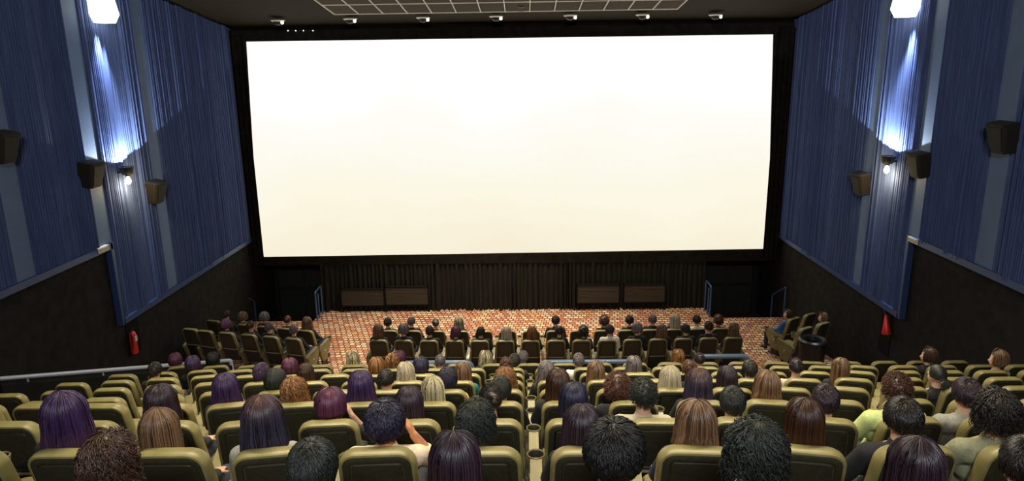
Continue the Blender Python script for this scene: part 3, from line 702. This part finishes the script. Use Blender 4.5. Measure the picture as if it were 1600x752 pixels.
def limbs(sex, pose):
    sw = .165 if sex == 'm' else .145
    J = {}
    for s in (-1, 1):
        J[s] = dict(sh=Vector((s*sw, .20, .955)), el=Vector((s*(sw+.055), .33, .735)), wr=Vector((s*.155, .545, .645)), hd=Vector((-s*.15, 1, -.12)), hn=Vector((0, -.1, -1)), cu=.5)
    if pose == 'face':
        J[1].update(el=Vector((.25, .38, .80)), wr=Vector((.145, .275, 1.045)), hd=Vector((-.35, -.1, 1)), hn=Vector((-1, .1, 0)), cu=.9)
    return sw, J
def body(sex, pose, turn):
    m = MB(); sw, J = limbs(sex, pose); k = 1 if sex == 'm' else .9
    ellip(m, (0, .37, .50), (.165, .13, .10)); capsule(m, (0, .36, .54), (0, .29, .70), .115*k, .11*k, 14); 
    ellip(m, (0, .25, .84), (.15*k, .105*k, .16)); capsule(m, (-sw*.75, .205, .935), (sw*.75, .205, .935), .062*k, .062*k, 12)
    capsule(m, (0, .19, .98), (0, .205, 1.09), .058*k, .052*k, 14)
    Rt = Matrix.Rotation(turn, 3, 'Z')
    def H(p): return HC + Rt @ Vector(p)
    ellip(m, H((0, -.012, .018)), (.076, .094, .100), 20, Rt)                                    # cranium
    ellip(m, H((0, .030, -.045)), (.057, .062, .068), 18, Rt)                                    # face
    ellip(m, H((0, .055, -.088)), (.026, .024, .020), 12, Rt)                                    # chin
    capsule(m, H((0, .082, -.002)), H((0, .098, -.030)), .009, .013, 8)                          # nose
    for s in (-1, 1):
        capsule(m, H((s*.010, .072, .022)), H((s*.045, .058, .020)), .012, .010, 8)               # brow
        ellip(m, H((s*.073, -.004, -.020)), (.010, .018, .030), 12, Rt @ Matrix.Rotation(s*.3, 3, 'Z'))  # ear
        ellip(m, H((s*.036, .055, -.035)), (.020, .018, .018), 10, Rt)                              # cheek
    capsule(m, H((-.018, .078, -.058)), H((.018, .078, -.058)), .0065, .0065, 8); capsule(m, H((-.014, .077, -.069)), H((.014, .077, -.069)), .0072, .0072, 8)
    for s in (-1, 1):
        j = J[s]
        capsule(m, j['sh'], j['el'], .047*k, .038*k, 12); capsule(m, j['el'], j['wr'], .037*k, .026*k, 12)
        hand(m, j['wr'], j['hd'], j['hn'], s, j['cu'], k**.5)
        capsule(m, (s*.085, .40, .505), (s*.11, .775, .495), .085*k, .058*k, 12)
        capsule(m, (s*.11, .775, .49), (s*.115, .775, .10), .056*k, .036*k, 12); capsule(m, (s*.115, .775, .05), (s*.125, .87, .035), .035, .030, 10)
    return remesh(m, 'body', SKIN['fair'], .0085, 3)
def shirt(sex, pose):
    m = MB(); sw, J = limbs(sex, pose); k = 1 if sex == 'm' else .9; e = .014
    ellip(m, (0, .355, .56), (.155, .125, .10)); capsule(m, (0, .36, .56), (0, .29, .70), .120*k+e, .115*k+e, 14)
    ellip(m, (0, .25, .83), (.155*k+e, .11*k+e, .165)); capsule(m, (-sw*.78, .203, .935), (sw*.78, .203, .935), .064*k+e, .064*k+e, 12)
    capsule(m, (0, .193, .97), (0, .20, 1.012), .062*k+e*.6, .058*k+e*.6, 14)
    for s in (-1, 1):
        j = J[s]; w2 = j['el']+(j['wr']-j['el'])*.88
        if pose == 'face' and s == 1: w2 = j['el']+(j['wr']-j['el'])*.45
        capsule(m, j['sh'], j['el'], .052*k+e, .045*k+e, 12); capsule(m, j['el'], w2, .044*k+e, .033*k+e*.6, 12)
    return remesh(m, 'shirt', CLOTH['black'], .012, 3)
def trousers():
    m = MB(); ellip(m, (0, .375, .49), (.178, .142, .098))
    for s in (-1, 1):
        capsule(m, (s*.085, .40, .505), (s*.11, .775, .495), .097, .072, 12); capsule(m, (s*.11, .775, .49), (s*.115, .775, .13), .069, .056, 12)
    return remesh(m, 'trousers', M_trou, .014, 3)
def shoe_mesh(s):
    m = MB(); capsule(m, (s*.115, .765, .055), (s*.125, .885, .04), .050, .042, 12); m.box((s*.12-.045, .72, 0), (s*.12+.045, .925, .02))
    return remesh(m, 'shoe', M_shoe, .012, 2)
def eyes_mesh(turn):
    m = MB(); Rt = Matrix.Rotation(turn, 3, 'Z')
    for s in (-1, 1):
        ellip(m, HC+Rt @ Vector((s*.030, .072, .002)), (.0125, .0125, .0125), 12); n0 = len(m.m)
        ellip(m, HC+Rt @ Vector((s*.030, .0815, .002)), (.0055, .0045, .0055), 8)
        for i in range(n0, len(m.m)): m.m[i] = 1
    return m.mesh('eyes', [M_eye, M_iris], smooth='all')
TURN = R(62)
BODY = {('f', 'lap'): body('f', 'lap', 0), ('m', 'lap'): body('m', 'lap', 0), ('f', 'face'): body('f', 'face', 0), ('m', 'face'): body('m', 'face', 0), ('f', 'turn'): body('f', 'lap', TURN)}
SHIRT = {(a, b): shirt(a, b) for a in 'fm' for b in ('lap', 'face')}
TROU = trousers(); SHOE = {s: shoe_mesh(s) for s in (-1, 1)}; EYES = {0: eyes_mesh(0), 1: eyes_mesh(TURN)}

# ---- hair: a scalp cap and many locks swept as thin tapered tubes
HA = np.array([.079, .100, .103])
def scalp(phi, th, off):     # phi from the back (-y), th polar from the top
    s = np.sin(th); return np.stack([(HA[0]+off)*s*np.sin(phi), -(HA[1]+off)*s*np.cos(phi)-.010, (HA[2]+off)*np.cos(th)+.016], -1)
def th_max(phi, nape=118):   # hairline
    a = np.abs(phi); return np.radians(np.where(a < 1.75, nape-6*a, np.where(a < 2.1, nape-10-(a-1.75)*120, 56)))
def tubes(paths, rad, tint, along, taper=True):
    n, s, _ = paths.shape
    t = np.gradient(paths, axis=1); t /= np.linalg.norm(t, axis=2, keepdims=True)+1e-9
    ref = np.array([.31, .45, .84]); a = np.cross(t, ref); a /= np.linalg.norm(a, axis=2, keepdims=True)+1e-9; b = np.cross(t, a)
    q = np.linspace(0, 1, s)[None, :, None]; rr = rad[:, None, None]*(np.minimum(1, .55+q*3)*np.clip((1.02-q)*4, .12, 1) if taper else 1)
    v = np.stack([paths + rr*(a*math.cos(2*math.pi*i/3)+b*math.sin(2*math.pi*i/3)) for i in range(3)], 2)   # n,s,3,3
    base = (np.arange(n)*s*3)[:, None, None]; si = (np.arange(s-1)*3)[None, :, None]; ci = np.arange(3)[None, None, :]; cj = (ci+1) % 3
    f = np.stack([base+si+ci, base+si+cj, base+si+3+cj, base+si+3+ci], -1).reshape(-1, 4)
    return v.reshape(-1, 3), f, np.repeat(tint, s*3), np.repeat(along.reshape(-1), 3)
def hair_mesh(style, lod):
    rng = np.random.default_rng(sum(map(ord, style)) + lod); n = {0: 1, 1: .35}[lod]; rs = {0: 1, 1: 1.7}[lod]
    P_ = []
    def grp(paths, r, clump=.5):
        k = len(paths); tint = rng.random(k); az = np.arctan2(paths[:, 0, 0], -paths[:, 0, 1])
        tint = np.clip(tint*.7 + .3*(.5+.5*np.sin(az*17+rng.random()*6)), 0, 1)
        al = np.broadcast_to(np.linspace(0, 1, paths.shape[1])[None], paths.shape[:2])
        P_.append(tubes(paths, r*rs*rng.uniform(.7, 1.25, k), tint, al))
    def long(N, L, seg, r, flare=.1, wave=0, wf=3, curl=0, cf=9, jit=.03, hug=0, maxaz=2.05, vol=.0, endcurl=0):
        N = int(N*n); phi = rng.uniform(-maxaz, maxaz, N); t0 = np.radians(rng.uniform(0, 1, N)**.8*78)
        off = .010+.016*(1-t0/1.4)+rng.random(N)*.008+vol
        q = np.linspace(0, 1, seg)[None, :]; Ls = L*(1+rng.uniform(-jit, jit, N)*2)
        arc = (np.radians(98)-t0)*.1; tot = arc+Ls; dist = q*tot[:, None]
        th = np.minimum(t0[:, None]+dist/.1, np.radians(98)); down = np.maximum(0, dist-arc[:, None])
        p = scalp(phi[:, None]+0*th, th, off[:, None])
        dn_ = down/max(L, .01)
        rad_ = 1+flare*dn_-hug*np.sin(np.clip(dn_*1.6, 0, 1)*np.pi)*.12
        p[..., 0] *= rad_; p[..., 1] = p[..., 1]*(1+.3*(rad_-1)) + endcurl*dn_**3*np.cos(phi)[:, None]*.04; p[..., 0] *= 1-endcurl*.25*np.clip(dn_-.6, 0, 1)
        p[..., 2] -= down
        ph = np.floor(phi*9)/9*7+rng.uniform(-.3, .3, N)
        if wave:
            wv = wave*np.sin(down/L*wf*2*np.pi/2+ph[:, None])*np.clip(down/.05, 0, 1)
            p[..., 0] += wv*np.cos(phi)[:, None]; p[..., 1] += wv*.5
        if curl:
            an = dist/.1*cf+rng.uniform(0, 6.3, N)[:, None]; am = curl*np.clip(dist/.04, .2, 1)
            p[..., 0] += am*np.cos(an); p[..., 1] += am*np.sin(an)*.8; p[..., 2] += am*.3*np.sin(an*.5)
        p += rng.normal(0, .0016, (N, 1, 3)); grp(p, r)
    def tufts(N, ln, seg, r, lift, rnd, curl=0, cf=2.2, nape=118, up=0, vol=0):
        N = int(N*n); phi = rng.uniform(-math.pi, math.pi, N); u = rng.random(N); tm = th_max(phi, nape); th = np.arccos(1-u*(1-np.cos(tm)))
        p0 = scalp(phi, th, .003+vol); e = 1e-3; dth = scalp(phi, th+e, 0)-scalp(phi, th-e, 0); dth /= np.linalg.norm(dth, axis=1, keepdims=True)+1e-9
        nr = p0/np.array([HA[0]**2, HA[1]**2, HA[2]**2]); nr /= np.linalg.norm(nr, axis=1, keepdims=True)
        lat = np.cross(nr, dth); dr = dth*(1-up) - dth*up + lat*rng.normal(.15, rnd, N)[:, None] + nr*lift
        dr /= np.linalg.norm(dr, axis=1, keepdims=True); q = np.linspace(0, 1, seg)[None, :, None]; Ls = ln*rng.uniform(.7, 1.2, N)[:, None, None]
        p = p0[:, None]+dr[:, None]*q*Ls - nr[:, None]*(q**2)*Ls*lift*.55*(0 if curl else 1)
        if curl:
            an = q*cf*2*np.pi+rng.uniform(0, 6.3, N)[:, None, None]; p = p+curl*(dth[:, None]*np.cos(an)+lat[:, None]*np.sin(an))*np.clip(q*3, 0, 1)
        grp(p, r)
    nape = 118; capoff = .006
    if style == 'long': long(1500, .22, 13, .0030, .10, jit=.06, maxaz=2.15)
    elif style == 'longfull': long(1600, .24, 14, .0030, .28, wave=.004, wf=2, jit=.06, maxaz=2.15, vol=.006)
    elif style == 'wavy': long(1300, .155, 14, .0032, .20, wave=.009, wf=3, jit=.10, vol=.006, maxaz=2.1)
    elif style == 'bob': long(1500, .065, 12, .0032, .02, jit=.10, vol=.012, maxaz=2.1, endcurl=1)
    elif style == 'short': tufts(3000, .036, 4, .0023, .28, .25, nape=114, vol=.010); capoff = .011
    elif style == 'cropped': tufts(2200, .018, 3, .0019, .35, .5, nape=108, vol=.004); capoff = .005
    elif style == 'thick': tufts(2900, .050, 5, .0025, .50, .4, nape=120, vol=.016); capoff = .017
    elif style == 'shortcurl': tufts(1200, .034, 10, .0024, .9, .8, curl=.007, cf=1.5, nape=120); capoff = .010
    elif style == 'curly': tufts(1100, .050, 12, .0028, 1.1, .8, curl=.009, cf=1.8, nape=128); long(350, .07, 20, .0026, .1, curl=.008, cf=12, jit=.3, maxaz=1.9, vol=.008); capoff = .024
    elif style == 'afro': tufts(1500, .062, 12, .0028, 1.6, .9, curl=.008, cf=2, nape=128); capoff = .034
    elif style == 'ringlets': long(430, .135, 34, .0036, .25, curl=.0085, cf=11, jit=.12, vol=.012, maxaz=2.1); capoff = .014
    elif style == 'updo':
        tufts(1500, .055, 6, .0024, .15, .2, nape=118, up=1); capoff = .010
        N = int(420*n); a = rng.uniform(0, 6.3, N); el = rng.uniform(-1.3, 1.4, N); q = np.linspace(0, 1, 12)[None, :]
        aa = a[:, None]+q*2.6; ee = el[:, None]+.35*np.sin(q*6+a[:, None]); rr_ = .044+rng.uniform(-.004, .005, N)[:, None]
        p = np.stack([rr_*np.cos(ee)*np.cos(aa)*1.25, -.085+rr_*np.sin(ee)*.8-.015*np.cos(aa), .055+rr_*np.cos(ee)*np.sin(aa)], -1); grp(p, .0035)
    elif style == 'pony':
        N = int(1400*n); phi = rng.uniform(-math.pi, math.pi, N); u = rng.random(N); th = np.arccos(1-u*(1-np.cos(th_max(phi, 116))))
        p0 = scalp(phi, th, .006); tie = np.array([0, -.128, -.005]); q = np.linspace(0, 1, 10)[None, :, None]
        p = p0[:, None]*(1-q)+tie*q; ln = np.linalg.norm(p/HA, axis=2, keepdims=True); p = p/np.minimum(ln, 1)*np.where(ln < 1, 1.06, 1); p[:, -1] = tie; grp(p, .0026)
        N = int(260*n); q = np.linspace(0, 1, 10)[None, :]; ox = rng.normal(0, .012, N)[:, None]; oy = rng.normal(0, .010, N)[:, None]
        p = np.stack([ox*(1+np.sin(q*3)), -.13-.022*np.sin(q*2.6)+oy*(.6+np.sin(q*3)), -.005-q*.19+0*ox], -1); grp(p, .0028)
    # cap
    ph = np.linspace(-math.pi, math.pi, 41); rows = 14; v = []; 
    for i in range(rows+1):
        th = th_max(ph, nape)*i/rows; v.append(scalp(ph, np.maximum(th, .001), capoff*(1 if i < rows else .2)))
    v = np.array(v).reshape(-1, 3); f = []
    for i in range(rows):
        for j in range(40): f.append((i*41+j, i*41+j+1, (i+1)*41+j+1, (i+1)*41+j))
    P_.append((v, np.array(f), np.full(len(v), .12), np.repeat(np.linspace(0, .6, rows+1), 41)))
    V, Fc, T_, A_ = [], [], [], []; o = 0
    for v, f, t, a in P_: V.append(v); Fc.append(f+o); T_.append(t); A_.append(a); o += len(v)
    V = np.concatenate(V).astype(np.float32); Fc = np.concatenate(Fc).astype(np.int32); T_ = np.concatenate(T_).astype(np.float32); A_ = np.concatenate(A_).astype(np.float32)
    me = bpy.data.meshes.new('hair'); me.vertices.add(len(V)); me.vertices.foreach_set('co', V.ravel())
    me.loops.add(len(Fc)*4); me.loops.foreach_set('vertex_index', Fc.ravel()); me.polygons.add(len(Fc))
    me.polygons.foreach_set('loop_start', np.arange(0, len(Fc)*4, 4, dtype=np.int32)); me.polygons.foreach_set('use_smooth', np.ones(len(Fc), dtype=bool))
    me.update(calc_edges=True); me.validate()
    for nm, d_ in (('tint', T_), ('along', A_)):
        at = me.attributes.new(nm, 'FLOAT', 'POINT'); at.data.foreach_set('value', d_)
    me.materials.append(HM['dark']); return me
HAIR = {}
def get_hair(style, lod):
    if (style, lod) not in HAIR: HAIR[style, lod] = hair_mesh(style, lod)
    return HAIR[style, lod]
HDESC = {'long': 'long straight', 'longfull': 'long flowing', 'wavy': 'shoulder-length wavy', 'bob': 'bobbed', 'short': 'short', 'cropped': 'closely cropped', 'thick': 'thick short', 'shortcurl': 'short curly',
 'curly': 'curly', 'afro': 'bushy curly', 'ringlets': 'ringleted', 'updo': 'pinned-up', 'pony': 'ponytailed'}
# x, y of the hair top in the photograph, row, style, colour, sex, shirt, pose, extra words
PEOPLE = [
 (170, 680, 0, 'curly', 'brown', 'f', 'olive', 'lap'), (487, 688, 0, 'short', 'green', 'm', 'black', 'lap'), (710, 676, 0, 'long', 'plum', 'f', 'black', 'lap'),
 (961, 664, 0, 'thick', 'black', 'm', 'black', 'lap'), (1183, 664, 0, 'curly', 'green', 'f', 'black', 'lap'), (1430, 685, 0, 'long', 'plum', 'f', 'black', 'lap'), (1600, 690, 0, 'short', 'dark', 'm', 'black', 'lap'),
 (97, 616, 1, 'longfull', 'purple', 'f', 'black', 'lap'), (254, 681, 1, 'long', 'lightbrown', 'f', 'black', 'lap'), (417, 620, 1, 'longfull', 'plumroot', 'f', 'grey', 'lap'), (604, 629, 1, 'thick', 'navy', 'm', 'cream', 'face'),
 (743, 629, 1, 'curly', 'green', 'm', 'black', 'lap'), (908, 634, 1, 'longfull', 'plum', 'f', 'black', 'lap'), (1084, 627, 1, 'wavy', 'lightbrown', 'f', 'navy', 'lap'), (1247, 623, 1, 'long', 'redbrown', 'f', 'black', 'lap'),
 (1413, 622, 1, 'short', 'dark', 'm', 'black', 'lap'), (1558, 613, 1, 'curly', 'dark', 'm', 'olive', 'lap'),
 (249, 603, 2, 'longfull', 'plum', 'f', 'black', 'lap'), (520, 612, 2, 'bob', 'burgundy', 'f', 'black', 'face'), (640, 605, 2, 'long', 'plum', 'f', 'black', 'lap'), (766, 600, 2, 'updo', 'dark', 'f', 'maroon', 'lap'),
 (896, 599, 2, 'long', 'navy', 'f', 'black', 'lap'), (1003, 593, 2, 'shortcurl', 'green', 'm', 'beige', 'lap'), (1140, 608, 2, 'short', 'green', 'm', 'white', 'lap'), (1282, 600, 2, 'short', 'plum', 'm', 'beige', 'lap'),
 (1403, 584, 2, 'shortcurl', 'redbrown', 'm', 'lime', 'lap'), (1511, 591, 2, 'short', 'plum', 'm', 'grey', 'lap'),
 (358, 584, 3, 'longfull', 'purple', 'f', 'black', 'lap'), (464, 592, 3, 'ringlets', 'orange', 'f', 'black', 'lap'), (565, 581, 3, 'longfull', 'purple', 'f', 'black', 'lap'), (677, 598, 3, 'long', 'streaked', 'f', 'black', 'lap'),
 (783, 591, 3, 'short', 'green', 'm', 'black', 'lap'), (871, 578, 3, 'long', 'redbrown', 'f', 'black', 'lap'), (963, 593, 3, 'afro', 'ginger', 'f', 'black', 'lap'), (1090, 578, 3, 'longfull', 'plumroot', 'f', 'black', 'lap'),
 (1195, 581, 3, 'wavy', 'lightbrown', 'f', 'black', 'lap'),
 (1045, 575, 4, 'longfull', 'blond', 'f', 'white', 'lap'), (413, 577, 5, 'thick', 'purple', 'f', 'black', 'lap'), (435, 590, 4, 'bob', 'green', 'f', 'black', 'lap'), (604, 586, 4, 'cropped', 'dark', 'm', 'black', 'lap'),
 (700, 583, 4, 'thick', 'navy', 'm', 'yellow', 'lap'), (790, 579, 4, 'ringlets', 'orange', 'f', 'black', 'lap'), (1133, 576, 4, 'long', 'plum', 'f', 'black', 'lap'), (1453, 568, 4, 'pony', 'green', 'f', 'black', 'lap'),
 (635, 575, 5, 'wavy', 'blond', 'f', 'white', 'lap'), (480, 573, 5, 'long', 'redbrown', 'f', 'black', 'lap'), (724, 570, 5, 'long', 'lightbrown', 'f', 'teal', 'lap'), (853, 566, 5, 'wavy', 'grey', 'f', 'black', 'lap'),
 (930, 574, 5, 'wavy', 'lightbrown', 'f', 'black', 'lap'), (1073, 577, 5, 'shortcurl', 'ginger', 'f', 'black', 'lap'), (1168, 569, 5, 'short', 'dark', 'm', 'black', 'lap'), (1240, 560, 5, 'cropped', 'plum', 'm', 'beige', 'lap'),
 (1308, 561, 5, 'long', 'lightbrown', 'f', 'black', 'lap'),
 (228, 568, 6, 'short', 'dark', 'm', 'black', 'lap'), (456, 572, 6, 'bob', 'burgundy', 'f', 'black', 'lap'), (658, 567, 6, 'bob', 'navy', 'f', 'black', 'lap'), (590, 571, 6, 'bob', 'orange', 'f', 'black', 'lap'),
 (791, 560, 6, 'shortcurl', 'redbrown', 'f', 'black', 'lap'), (989, 571, 6, 'wavy', 'grey', 'f', 'black', 'lap'), (1563, 548, 6, 'bob', 'lightbrown', 'f', 'grey', 'turn'),
 (292, 567, 7, 'bob', 'purple', 'f', 'black', 'lap'), (614, 563, 7, 'ringlets', 'orange', 'f', 'black', 'lap'), (637, 566, 8, 'bob', 'burgundy', 'f', 'black', 'lap'), (689, 562, 7, 'cropped', 'grey', 'm', 'black', 'lap'),
 (804, 561, 7, 'short', 'green', 'm', 'black', 'lap'), (903, 560, 7, 'short', 'grey', 'm', 'white', 'lap'), (1091, 556, 7, 'cropped', 'plum', 'm', 'black', 'lap'), (1441, 544, 7, 'bob', 'brown', 'f', 'black', 'turn'),
 (280, 564, 8, 'bob', 'burgundy', 'f', 'black', 'lap'), (337, 561, 8, 'bob', 'black', 'f', 'black', 'lap'), (553, 558, 8, 'wavy', 'streaked', 'f', 'black', 'lap'), (749, 558, 8, 'wavy', 'streaked', 'f', 'black', 'lap'),
 (817, 556, 8, 'short', 'grey', 'm', 'black', 'lap'), (1060, 551, 8, 'wavy', 'orange', 'f', 'black', 'lap'),
]
F1P = [(590.5, 'wavy', 'lightbrown'), (630, 'bob', 'grey'), (671, 'short', 'dark'), (712, 'bob', 'burgundy'), (751, 'short', 'green'), (791, 'longfull', 'blond'), (831.5, 'wavy', 'orange'), (874, 'shortcurl', 'dark'),
 (912, 'afro', 'dark'), (953, 'short', 'green', 'white'), (996, 'bob', 'grey'), (1035, 'wavy', 'lightbrown'), (1072, 'short', 'plum'), (1108, 'shortcurl', 'redbrown'), (1147, 'wavy', 'lightbrown')]
F2P = [(606, 'short', 'green'), (643, 'short', 'grey'), (681, 'updo', 'grey'), (717, 'wavy', 'streaked'), (868, 'short', 'plum'), (944, 'afro', 'ginger'), (984, 'shortcurl', 'black'), (1019.5, 'short', 'grey'),
 (1054.5, 'longfull', 'blond'), (1088, 'short', 'green', 'white'), (1121.7, 'afro', 'ginger')]
G1P = [(352, 'bob', 'pinkish'), (390, 'updo', 'brown'), (417.5, 'short', 'grey'), (456, 'short', 'grey')]
G2P = [(353, 'short', 'brown'), (377.6, 'bob', 'lightbrown'), (411.6, 'bob', 'grey'), (448.4, 'updo', 'ginger'), (478, 'wavy', 'lightbrown')]
for key, lst in (('F1', F1P), ('F2', F2P), ('G1', G1P), ('G2', G2P)):
    for t in lst:
        PEOPLE.append((t[0], None, key, t[1], t[2], 'm' if t[1] in ('short', 'cropped') else 'f', t[3] if len(t) > 3 else 'black', 'lap'))
PEOPLE += [(1234, 483, 'H2', 'bob', 'brown', 'f', 'blue', 'turn'), (1294, 490, 'H1', 'bob', 'lightbrown', 'f', 'black', 'turn')]

def person(seat, P, xpx, ypx, style, colr, sex, sh, pose, near):
    # scale so that the top of the hair meets the height seen in the photograph
    if ypx is not None:
        tgt = atY(xpx, ypx, seat['y']+.215); topz = tgt.z-seat['z']; s = max(.90, min(1.06, topz/1.305)); hx = tgt.x
    else: s = random.uniform(.96, 1.02); hx = atY(xpx, 520, seat['y']+.215).x
    lim = .3 if '%s' % P[2] == '0' else .15; dx = max(-lim, min(lim, (hx-seat['x'])*.95))
    if seat.get('lean') is not None: dx = seat['lean']
    e = empty('person', (seat['x']+dx*math.cos(seat['rz']), seat['y']+dx*math.sin(seat['rz']), seat['z']), seat['rz']); kx = {961: 1.2, 487: 1.14, 1183: 1.12, 604: 1.12, 1413: 1.1, 1558: 1.05}.get(xpx, 1.03 if near else 1.0); e.scale = (s*kx, s*kx**.5, s)
    if style == 'pony': e.rotation_euler[2] += R(16)
    e['category'] = 'person'; e['group'] = 'seated audience'
    wd = {'turn': 'person facing left, %s %s hair', 'face': 'person, hand at face, %s %s hair'}.get(pose, 'person with %s %s hair')
    e['label'] = (wd % (HDESC[style], HNAME[colr])) + ', ' + seat['where']
    bp = 'lap' if pose == 'turn' else pose; bsex = 'f' if pose == 'turn' else sex
    b = link('body', BODY[(bsex, pose)], e)
    sk = SKIN['warm'] if sh in ('cream', 'yellow') and pose in ('face', 'lap') and colr == 'navy' else SKIN['fair']
    b.material_slots[0].link = 'OBJECT'; b.material_slots[0].material = sk
    o = link('shirt', SHIRT[(bsex, bp)], e); o.material_slots[0].link = 'OBJECT'; o.material_slots[0].material = CLOTH[sh]
    link('trousers', TROU, e)
    for q in (-1, 1): link('shoe', SHOE[q], e)
    link('eyes', EYES[1 if pose == 'turn' else 0], b)
    o = link('hair', get_hair(style, 0 if near else 1), e); o.material_slots[0].link = 'OBJECT'; o.material_slots[0].material = HM[colr]
    o.location = HC; o.rotation_euler = (0, 0, TURN if pose == 'turn' else random.uniform(-.12, .12))
    seat['who'] = '%s hair' % HNAME[colr]
for P in PEOPLE:
    xpx, ypx, row, style, colr, sex, sh, pose = P
    ks = SEATS[row]; best = None
    for s_ in ks:
        if s_['who']: continue
        px = proj((s_['x'], s_['y']+.2, s_['z']+1.15))[0]; d_ = abs(px-xpx)
        if best is None or d_ < best[0]: best = (d_, s_)
    if best[0] > 45: print('FAR', P, best[0])
    near = isinstance(row, int) and row <= 4
    if best[0] > 25: 0 and print('OFF', xpx, ypx, row, round(best[0]), best[1]['where'])
    person(best[1], P, xpx, ypx, style, colr, sex, sh, pose, near)

# ---- now the seats themselves (labels know who sits in them)
def build_seat(s_, key, first):
    e = empty('theater_chair', (s_['x'], s_['y'], s_['z']), s_['rz'])
    e['category'] = 'chair'; e['group'] = 'olive theater chairs'
    e['label'] = ('empty olive chair, ' if not s_['who'] else 'occupied olive chair, ') + s_['where']
    a = link('backrest', me_back, e); link('back_panel', me_panel, a); link('edge_strip', me_lip, a); link('lower_shell', me_low, e)
    link('seat_cushion', me_cush, e); a = link('armrest', me_cons, e); link('cup_holder', me_cup, a); link('leg', me_leg, e)
    if 'B' in s_['ends']: b = link('round_badge', me_badge, a, label='white round badge'); b.location = (-.332, .33, .40)
    if 'R' in s_['ends']:
        a = link('armrest', me_cons2, e); link('cup_holder', me_cup2, a); link('leg', me_leg2, e)
        b = link('round_badge', me_badge, a, label='white round badge'); b.location = (.326, .33, .40)
for key, ks in SEATS.items():
    for s_ in ks: build_seat(s_, key, False)

# trash bin by the front right block
p = atZ(1271, 573, .45)
p = atZ(1271, 521, 1.40); p = Vector((p.x, p.y, front_z(p.y)-.01)); print('bin', p)
e = empty('trash_bin', p, label='tall black round trash bin beside the front right seats', category='bin')
MB().lathe([(.0, .0), (.24, .0), (.27, .03), (.285, .84), (.29, .86)], n=28).obj('barrel', M_shelf, e, smooth=True)
MB().lathe([(.29, .85), (.315, .86), (.315, .92), (.27, .955), (.19, .93), (.17, .84)], n=28).obj('rim', M_shelf, e, smooth=True)
MB().lathe([(.0, .70), (.17, .72), (.18, .84)], n=28).obj('liner', M_black, e, smooth=True)
print('seats', sum(len(k) for k in SEATS.values()), 'people', len(PEOPLE), 'objects', len(bpy.data.objects))
